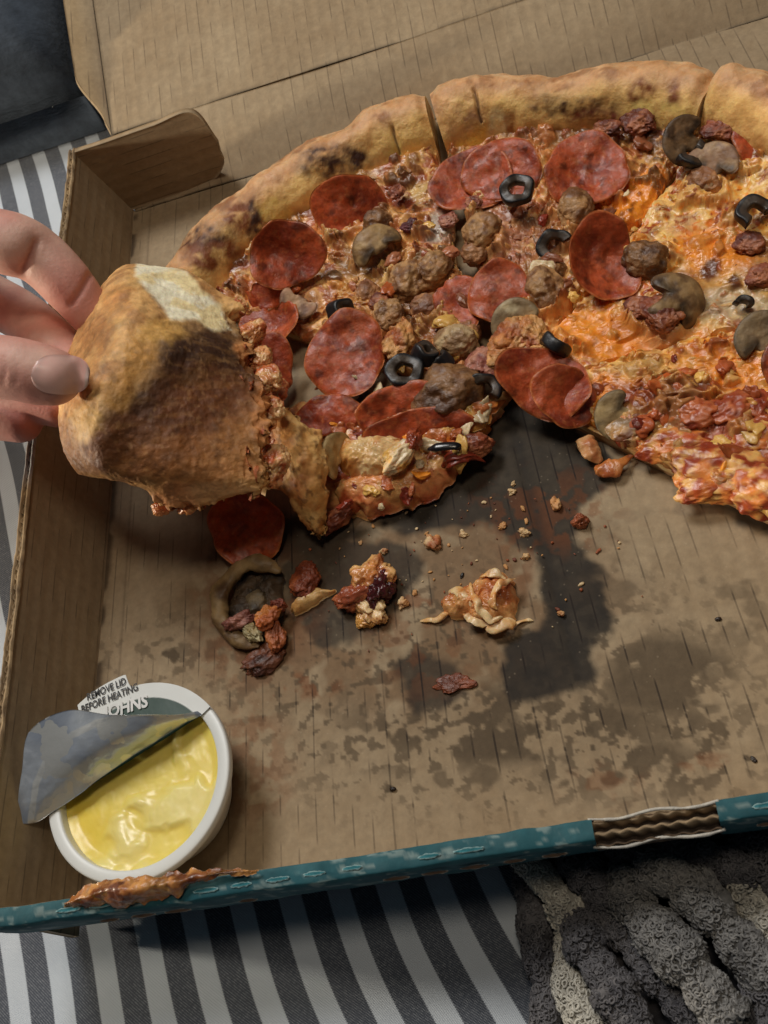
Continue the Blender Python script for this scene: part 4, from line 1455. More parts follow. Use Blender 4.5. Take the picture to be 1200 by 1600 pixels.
lump('bacon_bit', S0, 645, 690, 1.95, .55, .3, .35, [lin(176, 84, 48), lin(140, 60, 36)], M_CHEESE, 332, spin=70, amp=.4, f=1.5)
lump('bacon_bit', S0, 525, 810, .5, .8, .4, .35, BC, M_PEP, 333, spin=30, amp=.4, f=1.5)
lump('cheese_fold', S0, 622, 712, 1.9, .8, .45, .35, [CH_YE, CH_OR, CH_PA], M_CHEESE, 334, spin=40, amp=.5, f=1.5)
Vt, Ft = tube(catmull([unp(668, 702, 1.75), unp(690, 698, 1.8), unp(712, 697, 1.75), unp(720, 703, 1.6)], 30), np.interp(np.linspace(0, 1, 30), [0, .2, .8, 1], [.05, .2, .17, .04]), 12, squash=.5)
obj('olive_strip', Vt, Ft, M_OLIVE, S0)
shreds(S0, [(520, 660), (780, 630), (700, 740), (600, 800), (520, 790)], 50, [CH_YE, CH_OR, SA_RE, CH_PA, lin(190, 104, 60)], 9, z=1.15, smax=.35)


# underside strip of the crumpled slice turned up against the held piece
def df_col(P, U, V, s):
    c = colnoise(P, [lin(206, 150, 82), lin(176, 112, 54), lin(222, 176, 108)], 1.1, 401, .14)
    c = mix(c, lin(190, 96, 40), ss(.25, 0, V) * .6)
    return mix(c, lin(96, 56, 26), ss(.62, .72, fbm(P, 4, 3, 402)) * .6)


def df_edge(G, U, V):
    n = (fbm(G.reshape(-1, 3), 1.8, 4, 404) - .5).reshape(U.shape)
    n2 = (fbm(G.reshape(-1, 3), 4.5, 3, 405) - .5).reshape(U.shape)
    G = G.copy()
    w_ = (np.abs(V - .5) * 2) ** 3 + (np.abs(U - .5) * 2) ** 5
    G[:, :, 0] += (n * .7 + n2 * .12) * w_
    G[:, :, 1] += (n2 * .12 + n * .3) * w_
    return G


patch('dough_underside', [[(405, 628, 3.3), (430, 622, 3.6), (462, 648, 3.3), (478, 668, 2.6)],
                          [(410, 668, 3.3), (440, 672, 3.6), (482, 690, 3.2), (512, 694, 2.5)],
                          [(425, 720, 2.7), (455, 722, 3.0), (490, 730, 2.7), (514, 728, 2.2)],
                          [(438, 768, 2.0), (465, 772, 2.3), (492, 775, 2.1), (514, 772, 1.7)],
                          [(468, 808, 1.2), (484, 812, 1.5), (500, 810, 1.4), (515, 800, 1.1)],
                          [(484, 832, .7), (493, 838, .9), (500, 840, .8), (508, 834, .6)]], 130, 70, .55, M_CRUMB, S0, df_col,
      noise=((1.0, .16), (3, .07)), edge=.08, rough_edge=df_edge, seed=410)
for x, y, z, r, sd in ((418, 590, 3.6, .55, 1), (432, 612, 3.2, .6, 2), (440, 715, 2.7, .7, 3), (447, 738, 2.6, .5, 4), (425, 690, 3.0, .6, 5), (412, 560, 3.8, .5, 6), (398, 525, 4.0, .5, 7)):
    lump('tomato_cheese_bit', S0, x - 4, y, z - .3, r, r * .9, r * .8, [lin(210, 124, 82), lin(180, 84, 52), lin(222, 160, 108)], M_CHEESE, 420 + sd, spin=sd * 40, amp=.4, f=1.9)


# ------------------------------------------------------------------ the piece held up, underside showing
HELD = thing('pizza_slice', 'torn pizza slice held up by fingers with browned underside and white bread end', 'pizza slice', unp(250, 640, 3.5), 'slices left in the box')
Zc, Zf = 8.6, 6.6
hc = [
    [(176, 437, 5.6), (196, 415, 5.9), (232, 404, 6.2), (275, 406, 6.1), (312, 424, 5.8), (345, 448, 5.3), (374, 470, 4.9)],
    [(152, 460, 6.6), (182, 428, 7.4), (222, 440, 7.6), (262, 480, 7.2), (302, 492, 6.6), (338, 505, 5.9), (376, 512, 5.1)],
    [(120, 510, 6.9), (152, 482, 8.0), (200, 492, 8.5), (255, 530, 7.9), (305, 545, 7.0), (350, 552, 6.1), (398, 560, 5.1)],
    [(98, 565, 6.9), (125, 555, 8.1), (170, 570, 8.7), (230, 600, 7.9), (290, 612, 6.9), (350, 612, 6.0), (425, 610, 5.0)],
    [(86, 630, 6.7), (110, 625, 7.9), (150, 645, 8.4), (210, 668, 7.5), (280, 680, 6.6), (350, 682, 5.7), (420, 680, 4.8)],
    [(88, 690, 6.3), (112, 690, 7.3), (150, 705, 7.7), (205, 722, 6.9), (275, 735, 6.1), (350, 740, 5.2), (424, 735, 4.5)],
    [(104, 728, 5.8), (128, 733, 6.5), (165, 742, 6.8), (215, 752, 6.2), (270, 768, 5.4), (345, 766, 4.8), (424, 758, 4.2)],
    [(122, 744, 5.0), (148, 752, 5.3), (185, 755, 5.4), (228, 768, 5.0), (258, 796, 4.6), (335, 789, 4.3), (418, 770, 3.9)],
]


def held_edge(G, U, V):
    P = G.reshape(-1, 3)
    n = (fbm(P, 1.1, 4, 501) - .5).reshape(U.shape)
    n2 = (fbm(P, 3.2, 3, 502) - .5).reshape(U.shape)
    G = G.copy()
    wr = ss(.86, 1, V)
    wb = ss(.9, 1, U) * ss(.35, .55, V)
    G[:, :, 0] += wr * (n * 1.1 + n2 * .55)
    G[:, :, 1] += wb * (n * .9 + n2 * .5)
    return G


def held_col(P, U, V, s):
    c = np.tile(lin(230, 178, 112), (len(P), 1))
    f = fbm(P, .8, 4, 510)
    f2 = fbm(P * np.array([1, 1, 1]), 2.6, 4, 511)
    c = mix(c, lin(222, 178, 110), ss(.45, .62, f) * .6)
    c = mix(c, lin(150, 88, 40), ss(.52, .66, fbm(P, 1.3, 4, 513)) * .5)
    pale = lin(222, 178, 108)
    dk = lin(88, 50, 24)
    B = [(335, 610, 110, 105, lin(86, 48, 22), .85), (240, 690, 110, 70, lin(110, 64, 30), .8), (330, 560, 95, 58, lin(62, 34, 16), .97), (270, 640, 100, 50, lin(74, 40, 18), .92), (200, 700, 95, 60, lin(112, 64, 28), .85), (120, 720, 50, 40, lin(104, 58, 28), .8),
         (330, 640, 90, 70, lin(120, 68, 32), .8), (300, 720, 100, 50, lin(164, 104, 54), .8), (380, 700, 60, 60, lin(184, 124, 68), .8), (270, 780, 50, 25, lin(190, 120, 76), .8), (340, 770, 60, 20, lin(206, 156, 108), .7),
         (130, 660, 30, 34, pale, .75), (185, 605, 26, 40, lin(198, 142, 66), .7), (215, 560, 30, 40, lin(196, 138, 60), .7), (250, 520, 40, 20, lin(214, 164, 84), .7), (150, 520, 30, 40, lin(170, 108, 54), .7), (185, 470, 30, 30, lin(190, 124, 58), .6),
         (120, 580, 22, 40, lin(180, 118, 60), .6), (415, 640, 22, 60, lin(216, 140, 80), .7), (395, 550, 26, 30, lin(226, 150, 86), .7), (100, 690, 20, 40, lin(150, 94, 48), .6)]
    c = blobs(P, c, B, 515, 16)
    # soft white bread in the cut end
    q = proj(P)
    q = q + 8 * (np.stack([fbm(P, 2.2, 3, 516), fbm(P, 2.2, 3, 517)], 1) - .5)
    cut = ss(-3, 5, inpoly(q, [(212, 411), (258, 409), (292, 424), (317, 452), (346, 477), (362, 514), (333, 519), (305, 502), (268, 500), (232, 458), (210, 432)]))
    wh = mix(np.tile(lin(252, 242, 210), (len(P), 1)), lin(244, 222, 168), ss(.45, .6, fbm(P, 1.4, 4, 518)))
    c = c * (1 - cut[:, None]) + wh * cut[:, None]
    strk = fbm(P @ np.array([[.94, .34, 0], [-.34 * 5, .94 * 5, 0], [0, 0, 1.0]]).T * np.array([1, 1, 1]), 1.1, 4, 521)
    c = mix(c, lin(70, 36, 14), ss(.52, .68, strk) * (1 - cut) * .16)
    c = mix(c, lin(226, 168, 96), ss(.46, .32, strk) * (1 - cut) * .10)
    dkspk = ss(.58, .72, f2) * (1 - cut) * .30
    c = mix(c, lin(62, 34, 18), dkspk)
    pal = ss(.62, .74, fbm(P, 5.0, 3, 519)) * (1 - cut) * .2
    c = mix(c, lin(206, 158, 104), pal)
    return c if s == 0 else mix(np.tile(lin(206, 120, 66), (len(P), 1)), SA_RE, f)


def held_th(U, V):
    return np.interp(V, [0, .15, .35, .55, 1], [1.2, 2.4, 2.2, .9, .6]) * np.interp(U, [0, .1, .9, 1], [.75, 1, 1, .8])


patch('crust_underside', hc, 230, 230, held_th, M_CRUMB, HELD, held_col, noise=((.7, .12), (2.2, .05), (6, .025)), edge=.06, rough_edge=held_edge, seed=520)
for x, y, z, r, sd in ((395, 520, 5.0, .55, 1), (410, 560, 4.9, .5, 2), (424, 592, 4.8, .55, 3), (428, 640, 4.6, .5, 4), (372, 484, 5.0, .5, 5), (432, 722, 4.2, .6, 6), (425, 745, 4.0, .5, 7), (255, 794, 4.5, .35, 8), (300, 788, 4.4, .4, 9), (418, 660, 4.5, .45, 10)):
    lump('tomato_cheese_bit', HELD, x - 4, y, z - .3, r * 1.1, r * .9, r * .7, [lin(220, 148, 92), lin(196, 100, 58), lin(232, 184, 128)], M_CHEESE, 540 + sd, spin=sd * 40, amp=.4, f=1.9)
print('held ok')


# ------------------------------------------------------------------ hand
def skin_mat():
    def ex(nt, tc, col):
        return col
    return mat('skin', rough=0.55, noise=(160, 0.12), bump=(700, 0.35, 0.0006), sss=0.12, sssr=(1, .35, .2), extra=ex, spec=.45)


M_SKIN = skin_mat()
M_NAIL = mat('nail', rough=0.36, noise=(60, 0.06), bump=(120, 0.1, 0.0004), sss=.2, sssr=(1, .4, .3), coat=.05)


def merged(parts, voxel, smooth=6):
    """one continuous surface from overlapping tubes (voxel remesh, smoothed)"""
    Vs, Fs, k = [], [], 0
    for V, F in parts:
        Vs.append(V)
        for f in F:
            Fs += [tuple(int(i) + k for i in q) for q in f]
        k += len(V)
    me = bpy.data.meshes.new('tmp')
    me.from_pydata((np.vstack(Vs)).tolist(), [], Fs)
    o = bpy.data.objects.new('tmp', me)
    sc.collection.objects.link(o)
    r = o.modifiers.new('r', 'REMESH')
    r.mode = 'VOXEL'
    r.voxel_size = voxel
    s = o.modifiers.new('s', 'SMOOTH')
    s.factor = .5
    s.iterations = smooth
    dg = bpy.context.evaluated_depsgraph_get()
    m2 = bpy.data.meshes.new_from_object(o.evaluated_get(dg))
    n = len(m2.vertices)
    V = np.empty(n * 3, np.float32)
    m2.vertices.foreach_get('co', V)
    N_ = np.empty(n * 3, np.float32)
    m2.vertices.foreach_get('normal', N_)
    F = [np.array([p.vertices[:] for p in m2.polygons if len(p.vertices) == c]) for c in (3, 4)]
    bpy.data.objects.remove(o)
    bpy.data.meshes.remove(me)
    bpy.data.meshes.remove(m2)
    return V.reshape(-1, 3).astype(float), N_.reshape(-1, 3).astype(float), [f for f in F if len(f)]


def finger(pts, rad, n=40):
    W = np.array([unp(*p) for p in pts])
    path = catmull(W, n)
    t = np.linspace(0, 1, n)
    r = np.interp(t, np.linspace(0, 1, len(rad)), rad)
    # rounded tip
    L_ = np.concatenate([[0], np.cumsum(np.linalg.norm(np.diff(path, axis=0), axis=1))])
    d = L_[-1] - L_
    rt = rad[-1]
    r = r * np.where(d < rt * 1.0, np.sqrt(np.clip(1 - (1 - d / (rt * 1.0)) ** 2, 0.02, 1)), 1)
    return tube(path, r, 24)


TH = [(-330, 640, 7.5), (-190, 590, 9.2), (-80, 568, 10.0), (10, 574, 9.9), (62, 585, 9.5), (128, 598, 8.9)]
IX = [(-330, 330, 10.5), (-190, 335, 10.8), (-60, 365, 10.6), (20, 382, 10.0), (62, 402, 9.2), (108, 448, 8.2), (165, 520, 6.6)]
MD = [(-330, 410, 8.0), (-190, 410, 7.8), (-70, 445, 6.9), (0, 475, 6.4), (50, 505, 6.1), (110, 560, 6.2), (150, 590, 5.6)]
RG = [(-330, 490, 7.0), (-200, 500, 7.0), (-80, 560, 7.0), (0, 600, 6.8), (60, 625, 6.4), (120, 645, 6.0)]
PK = [(-330, 560, 6.0), (-220, 590, 6.0), (-90, 640, 6.4), (-20, 652, 6.3), (30, 660, 6.1), (60, 672, 5.9)]
hand_parts = [finger(TH, [1.5, 1.35, 1.12, 1.14, 1.12, .88], 170), finger(IX, [1.25, 1.25, 1.2, 1.24, 1.12, 1.05, .8], 170), finger(MD, [1.25, 1.25, 1.15, 1.1, 1.05, .95, .8], 170),
              finger(RG, [1.2, 1.2, 1.05, .98, .92, .75], 170), finger(PK, [1.05, 1.0, .92, .88, .82, .66], 170),
              finger([(-150, 380, 9.5), (-300, 430, 8.8), (-480, 500, 8.6), (-700, 560, 9)], [1.3, 2.0, 2.2, 2.1], 40),
              finger([(-200, 520, 7.5), (-320, 540, 7.8), (-480, 560, 8.2), (-700, 600, 9)], [1.2, 1.8, 2.1, 2.0], 40)]
HV, HN, HF = merged(hand_parts, .11, 8)


def crease(V, N_, pts, depth, width):
    W = catmull(np.array(pts, float), 40)
    q = proj(V)
    d = np.full(len(V), 1e9)
    for p in W:
        d = np.minimum(d, np.where((np.abs(V[:, 2] - p[2]) < 2.4) & (N_ @ (CAMP - unp(50, 500, 9)) > 0), np.hypot(q[:, 0] - p[0], q[:, 1] - p[1]), 1e9))
    f = np.exp(-(d / width) ** 2)
    return V - N_ * (depth * f)[:, None], f


fsum = np.zeros(len(HV))
for pts, dp, wd in (([(58, 378, 11), (50, 398, 11), (36, 424, 10.5)], .16, 6), ([(54, 372, 11), (42, 398, 11), (28, 420, 10.5)], .07, 16), ([(140, 430, 9), (128, 452, 9), (112, 474, 8.6)], .10, 5),
                    ([(-12, 548, 11), (-9, 575, 11), (-12, 605, 10.8)], .035, 4), ([(4, 556, 11), (7, 578, 11), (4, 600, 10.9)], .03, 4), ([(24, 560, 10.5), (27, 580, 10.5), (25, 596, 10.5)], .02, 4)):
    HV, f = crease(HV, HN, pts, dp, wd)
    fsum = np.maximum(fsum, f * dp / .16)
sk = mix(np.tile(lin(224, 180, 162), (len(HV), 1)), lin(212, 154, 138), ss(.4, .65, fbm(HV, .5, 3, 600)))
sk = mix(sk, lin(170, 92, 80), np.clip(fsum, 0, 1) * .6)
hq = proj(HV)
red = np.maximum.reduce([ss(90, 20, np.hypot(hq[:, 0] - 130, hq[:, 1] - 460)), ss(60, 10, np.hypot(hq[:, 0] - 40, hq[:, 1] - 670)), ss(70, 20, np.hypot(hq[:, 0] - 70, hq[:, 1] - 630)) * .8])
sk = mix(sk, lin(196, 112, 98), red * .6)
hand = obj('hand', HV, HF, M_SKIN, None, {'Col': sk}, base=unp(-200, 560, 5))
tag(hand, 'bare hand reaching over the box wall pinching the torn slice', 'hand')
# thumb nail: a curved plate lying on the thumb tip
tp = catmull(np.array([unp(*p) for p in TH]), 200)
ax_ = tp[199] - tp[170]
ax_ /= np.linalg.norm(ax_)
rays = proj(HV)
cand = np.where((np.hypot(rays[:, 0] - 96, rays[:, 1] - 584) < 7) & (HN @ (CAMP - unp(96, 584, 10)) > 0))[0]
cen = HV[cand[np.argmax(HV[cand] @ (CAMP - unp(96, 584, 10)))]]
nn_ = CAMP - cen
nn_ -= ax_ * (nn_ @ ax_)
nn_ /= np.linalg.norm(nn_)
sd_ = np.cross(ax_, nn_)
nn_ = nn_ * .97 + sd_ * .2
nn_ /= np.linalg.norm(nn_)
sd_ = np.cross(ax_, nn_)
a_, b_ = np.meshgrid(np.linspace(-1, 1, 44), np.linspace(-1, 1, 34), indexing='ij')
wl = .66 * np.clip(1 - np.abs(a_ * .97) ** 3.2, 0.03, 1) ** .5
La = (a_ * .86).ravel()
Lb = (b_ * wl).ravel()
near = HV[np.linalg.norm(HV - cen, axis=1) < 2.6]
nn2 = HN[np.linalg.norm(HV - cen, axis=1) < 2.6]
near = near[nn2 @ nn_ > .05]
na_, nb_, nh_ = (near - cen) @ ax_, (near - cen) @ sd_, (near - cen) @ nn_
hh = np.array([np.average(nh_[j], weights=1 / (1e-3 + dd_[j] ** 2)) for dd_ in [np.hypot(na_ - x, nb_ - y) for x, y in zip(La, Lb)] for j in [np.argsort(dd_)[:8]]])
hg = hh.reshape(a_.shape)
for _ in range(12):
    p_ = np.pad(hg, 1, mode='edge')
    hg = (p_[1:-1, 1:-1] * 2 + p_[:-2, 1:-1] + p_[2:, 1:-1] + p_[1:-1, :-2] + p_[1:-1, 2:]) / 6
hg = hg + .045 * np.clip(1 - b_ ** 4, 0, 1) + .02 + .05 * ss(.5, 1, a_)
Pn = cen + La[:, None] * ax_ + Lb[:, None] * sd_ + hg.ravel()[:, None] * nn_
k = len(Pn)
nc_ = mix(np.tile(lin(242, 190, 178), (k, 1)), lin(226, 200, 190), ss(.80, .95, a_.ravel()))
nc_ = mix(nc_, lin(216, 176, 168), ss(-.55, -.85, a_.ravel()) * .6)
obj('thumb_nail', np.vstack([Pn, Pn - nn_ * .10]), [gridfaces(44, 34, flip=True), gridfaces(44, 34, off=k)], M_NAIL, hand, {'Col': np.vstack([nc_, nc_])})
print('hand ok', len(HV))

# ------------------------------------------------------------------ sauce cup
CC0 = np.append(unp(213, 1218, 2.65)[:2], 0.05)
KC = 3.46 / 3.37           # rim radius factor
KZ = .75                   # shallow cup
CUP = thing('sauce_cup', 'round white plastic dip cup of yellow garlic butter with foil lid peeled back', 'sauce cup', CC0)
M_CUP = mat('white_plastic', col=tuple(lin(226, 228, 224)), attr=None, rough=0.38, noise=(20, 0.03), bump=(60, 0.05, 0.0005), sss=.1, sssr=(1, 1, 1))
RZ = 3.45 * KZ


def lathe(name, prof, n, m, parent, nt=128, attrs=None, c=CC0):
    p = catmull(prof, n) * np.array([KC, KZ])
    th = np.linspace(0, 2 * math.pi, nt, endpoint=False)
    V = np.stack([c[0] + p[:, 0][:, None] * np.cos(th), c[1] + p[:, 0][:, None] * np.sin(th), c[2] + p[:, 1][:, None] + 0 * th], 2).reshape(-1, 3)
    return obj(name, V, gridfaces(n, nt, True), m, parent, attrs(V) if attrs else None)


lathe('cup_body', [(.02, 0), (2.1, 0), (2.3, .06), (2.4, .25), (2.74, 1.6), (3.0, 2.75), (3.05, 3.0), (3.06, 3.05)], 60, M_CUP, CUP)
lathe('rim', [(3.04, 2.98), (3.32, 3.0), (3.37, 3.12), (3.37, 3.3), (3.33, 3.42), (3.2, 3.45), (3.02, 3.43), (2.93, 3.36), (2.90, 3.1), (2.84, 2.4), (2.7, 1.6)], 70, M_CUP, CUP)
# butter
nr, nt = 90, 200
rho = np.linspace(0, 1, nr) ** .8
th = np.linspace(0, 2 * math.pi, nt, endpoint=False)
RH, TH_ = np.meshgrid(rho, th, indexing='ij')
P = np.stack([CC0[0] + 2.925 * KC * RH * np.cos(TH_), CC0[1] + 2.925 * KC * RH * np.sin(TH_), 0 * RH], 2).reshape(-1, 3)
rh = RH.ravel()
wv = np.stack([fbm(P, .9, 2, 701) - .5, fbm(P, .9, 2, 702) - .5, 0 * rh], 1)
f = fbm(P + wv * 1.2, .75, 3, 704)
step = ss(.42, .58, f) * .2 + ss(.56, .62, f) * .10
q = proj(P)
step += .0
P[:, 2] = CC0[2] + 2.78 * KZ + step * .55 + .05 * (fbm(P, 2.2, 3, 706) - .5) + .10 * ss(.86, 1, rh)
bc = mix(np.tile(lin(246, 222, 112), (len(P), 1)), lin(249, 230, 144), ss(.42, .62, f))
bc = mix(bc, lin(240, 208, 60), ss(75, 20, np.hypot(q[:, 0] - 165, q[:, 1] - 1315)) * .7)
bc = mix(bc, lin(240, 206, 70), ss(40, 10, np.hypot(q[:, 0] - 110, q[:, 1] - 1270)) * .6)
M_BUT = mat('garlic_butter', rough=0.36, noise=(50, 0.06), bump=(90, 0.12, 0.0010), sss=.35, sssr=(1, .8, .25), coat=.05, rvar=.1)
obj('garlic_butter', P, gridfaces(nr, nt, True), M_BUT, CUP, {'Col': bc})
# foil lid: the part still sealed on the rim, with its print
M_LID = mat('lid_print', rough=0.42, noise=(60, 0.04), bump=(90, 0.12, 0.0008), coat=.15)
ZL = CC0[2] + RZ + .045
A0, B0 = unp(316, 1117, ZL), unp(78, 1268, ZL)
nu_, nv_ = 120, 60
uu = np.linspace(0, 1, nu_)
cho = A0 + (B0 - A0) * uu[:, None]
angA = math.atan2(A0[1] - CC0[1], A0[0] - CC0[0])
angB = math.atan2(B0[1] - CC0[1], B0[0] - CC0[0])
if angB < angA:
    angB += 2 * math.pi
an = angA + (angB - angA) * uu
arc = np.stack([CC0[0] + 3.38 * KC * np.cos(an), CC0[1] + 3.38 * KC * np.sin(an), np.full(nu_, ZL)], 1)
# square tab beyond the rim carrying the heating note
tabp = proj(arc)
tb = ss(128, 134, tabp[:, 0]) * ss(204, 198, tabp[:, 0]) * (tabp[:, 1] < 1160)
arc[:, :2] += ((arc - CC0)[:, :2] / 3.38) * (tb * .55)[:, None]
vv = np.linspace(0, 1, nv_)[None, :, None]
G = cho[:, None] * (1 - vv) + arc[:, None] * vv
P = G.reshape(-1, 3)
P[:, 2] += .05 * (fbm(P, .8, 2, 711) - .5) + .03
q = proj(P)
rr_ = np.hypot(P[:, 0] - CC0[0], P[:, 1] - CC0[1])
lc = np.tile(lin(222, 224, 220), (len(P), 1))
green = ss(2.94, 2.90, rr_)
lc = mix(lc, lin(22, 58, 44), green)
k = len(P)
lid = obj('sealed_lid', np.vstack([P, P - [0, 0, .03]]), [gridfaces(nu_, nv_), gridfaces(nu_, nv_, off=k, flip=True)], M_LID, CUP, {'Col': np.vstack([lc, lc])})
M_INK = mat('black_ink', col=(.012, .012, .012), attr=None, rough=.5)
M_INKW = mat('white_ink', col=(.72, .72, .70), attr=None, rough=.5)


def text(s, px, py, z, size, ang_from, m, parent, squeeze=1.0, bold=.0):
    """flat lettering laid on the lid, reading along the direction between two pixels"""
    cu = bpy.data.curves.new('t', 'FONT')
    cu.body = s
    cu.align_x = 'CENTER'
    cu.align_y = 'CENTER'
    cu.offset = bold
    cu.resolution_u = 3
    o = bpy.data.objects.new('t', cu)
    sc.collection.objects.link(o)
    dg = bpy.context.evaluated_depsgraph_get()
    me = bpy.data.meshes.new_from_object(o.evaluated_get(dg))
    V = np.array([v.co[:] for v in me.vertices])
    F = [[list(p.vertices) for p in me.polygons if len(p.vertices) == c] for c in sorted({len(p.vertices) for p in me.polygons})]
    bpy.data.objects.remove(o)
    bpy.data.curves.remove(cu)
    bpy.data.meshes.remove(me)
    d = unp(*ang_from[1], z) - unp(*ang_from[0], z)
    d /= np.linalg.norm(d)
    up = np.array([-d[1], d[0], 0])
    c = unp(px, py, z)
    W = c + V[:, :1] * size * squeeze * d + V[:, 1:2] * size * up
    return obj('lettering', W, [np.array(f) for f in F], m, parent, smooth=False)


ZT = ZL + .075
text('REMOVE LID', 166, 1077, ZT, .40, ((140, 1092), (186, 1072)), M_INK, lid, .72, .02)
text('BEFORE HEATING', 171, 1091, ZT, .40, ((140, 1105), (196, 1082)), M_INK, lid, .72, .02)
text('JOHNS', 197, 1105, ZT, .66, ((172, 1113), (217, 1100)), M_INKW, lid, .85, .035)
# peeled flap: fold line to free edge, silver side up
M_FOIL = mat('foil_underside', rough=0.24, noise=(40, 0.04), bump=(28, 0.35, 0.003), metal=.55, rvar=.06)
ringl = [(48, 1284), (56, 1225), (75, 1183), (105, 1153), (150, 1130), (205, 1115), (255, 1112), (300, 1116)]


def foil_col(P, U, V, s):
    q = proj(P)
    if s:
        return np.tile(lin(210, 212, 210), (len(P), 1))
    d = np.full(len(q), 1e9)
    for (x0, y0), (x1, y1) in zip(ringl[:-1], ringl[1:]):
        a = np.array([x0, y0], float); ab = np.array([x1 - x0, y1 - y0], float)
        t = np.clip(((q - a) @ ab) / (ab @ ab), 0, 1)
        d = np.minimum(d, np.linalg.norm(q - a - t[:, None] * ab, axis=1))
    c = mix(np.tile(lin(198, 206, 216), (len(P), 1)), lin(172, 182, 198), ss(.3, .7, fbm(P, .9, 3, 720)))
    c = mix(c, lin(226, 228, 226), ss(6.0, 4.0, d + 2 * (fbm(P, 3, 2, 3) - .5)) * .85)
    return c


patch('peeled_lid', [[(x, y, z - 3.45 + RZ) for x, y, z in row_] for row_ in [[(316, 1117, 3.58), (313, 1114, 3.62), (309, 1111, 3.66)],
                     [(290, 1131, 3.58), (284, 1124, 3.85), (278, 1117, 4.05)],
                     [(258, 1150, 3.58), (248, 1134, 4.2), (238, 1117, 4.6)],
                     [(205, 1184, 3.58), (188, 1154, 4.5), (172, 1117, 5.0)],
                     [(150, 1222, 3.58), (122, 1180, 4.6), (104, 1110, 5.1)],
                     [(112, 1250, 3.58), (78, 1212, 4.4), (46, 1142, 5.1)],
                     [(84, 1268, 3.6), (58, 1245, 4.2), (34, 1205, 4.7)],
                     [(62, 1283, 3.7), (45, 1275, 4.0), (28, 1255, 4.3)],
                     [(52, 1287, 3.75), (42, 1287, 3.9), (30, 1286, 4.05)]]], 140, 70, .025, M_FOIL, CUP, foil_col, noise=((.8, .08), (2.5, .03)), seed=730)
print('cup ok')


# ------------------------------------------------------------------ scraps on the cardboard
def single(o, label, cat, group=None):
    return tag(o, label, cat, group)


single(pepperoni(None, 386, 826, .75, (.12, -.3, 1), 1.75, sy=1.0, spin=30, curl=.12, cup=-.10, seed=61, tone=.3), 'dark red pepperoni round fallen on the cardboard below the held slice', 'pepperoni')
# curled mushroom, dark gills up
MU = thing('mushroom_slice', 'curled brown mushroom piece with dark gills lying on greasy cardboard', 'mushroom', unp(395, 950, 0))
ringp = catmull([unp(440, 895, .5), unp(405, 880, .75), (unp(365, 895, .7)), unp(345, 930, .6), unp(348, 970, .5), unp(372, 1000, .35), unp(405, 1008, .3)], 70)
V, F = tube(ringp, np.interp(np.linspace(0, 1, 70), [0, .15, .5, .85, 1], [.08, .34, .40, .30, .06]), 20, squash=.7)
V = V + .45 * (np.stack([fbm(V, 1.4, 3, 811), fbm(V, 1.4, 3, 812), fbm(V, 1.4, 3, 813)], 1) - .5)
obj('cap', V, F, M_MUSH, MU, {'Col': colnoise(V, [lin(128, 102, 66), lin(92, 66, 40), lin(156, 128, 86)], 1.1, 810)})
pillow('gills', MU, [(430, 890), (395, 890), (365, 915), (358, 955), (375, 995), (415, 1000), (440, 960), (445, 915)], (400, 945), .08, .42, M_MUSH, [lin(58, 48, 38), lin(34, 28, 26), lin(84, 66, 48)], 815, amp=.22, f=1.6)
pillow('stem', MU, [(385, 935), (405, 920), (425, 930), (420, 960), (400, 975), (388, 960)], (404, 948), .35, .4, M_MUSH, [lin(96, 84, 66), lin(66, 56, 46), lin(130, 112, 84)], 816, amp=.15, nr=20, nt=80)
LB = [('small pink ham scrap on the fallen mushroom', 'ham scrap', 373, 972, .62, .55, .42, [lin(176, 120, 104), lin(140, 84, 72)]),
      ('orange cheese scrap standing on the fallen mushroom', 'cheese scrap', 417, 966, .75, .5, .45, [lin(206, 128, 62), lin(176, 92, 44)]),
      ('red tomato bit on the lower rim of the fallen mushroom', 'tomato bit', 432, 996, .4, .6, .42, [lin(190, 110, 60), lin(150, 78, 42)]),
      ('pale translucent onion sliver on the fallen mushroom', 'onion sliver', 394, 990, .55, .45, .3, [lin(196, 186, 146), lin(170, 150, 104)]),
      ('red bit on the upper right of the fallen mushroom', 'tomato bit', 434, 947, .7, .35, .35, [lin(168, 88, 54), lin(126, 58, 38)]),
      ('dark red bacon scrap on cardboard just beyond the mushroom and the dip cup', 'bacon scrap', 412, 1028, .12, .85, .3, [lin(96, 52, 36), lin(72, 38, 28), lin(120, 70, 46)]),
      ('red crumbly bacon flake above the pale cheese wedge', 'bacon flake', 477, 908, .4, .6, .45, [lin(180, 96, 54), lin(136, 64, 38)]),
      ('thin red tomato sliver on a dark round grease spot', 'tomato sliver', 711, 1067, .07, .62, .16, [lin(140, 76, 48), lin(108, 56, 36)]),
      ('small red flake on the dark grease patch below the right slice', 'bacon flake', 908, 815, .12, .28, .5, [lin(150, 80, 46), lin(120, 60, 36)])]
for i, (lb, ct, x, y, z, r, h, cl) in enumerate(LB):
    single(lump(ct.replace(' ', '_'), None, x, y, z, r, r * (.55 if h < .45 else .8), h * .8, cl, M_SAUS, 830 + i, spin=i * 40 + 8 if i != 7 else -5, amp=.75, f=1.3), lb, ct)
single(pillow('cheese_wedge', None, [(452, 950), (470, 930), (500, 922), (520, 922), (500, 940), (470, 958)], (478, 942), .03, .4, M_CHEESE, [lin(226, 180, 116), lin(200, 146, 84)], 850, amp=.1, nr=20, nt=80), 'pale cheese wedge pointing away from the fallen mushroom', 'cheese scrap')
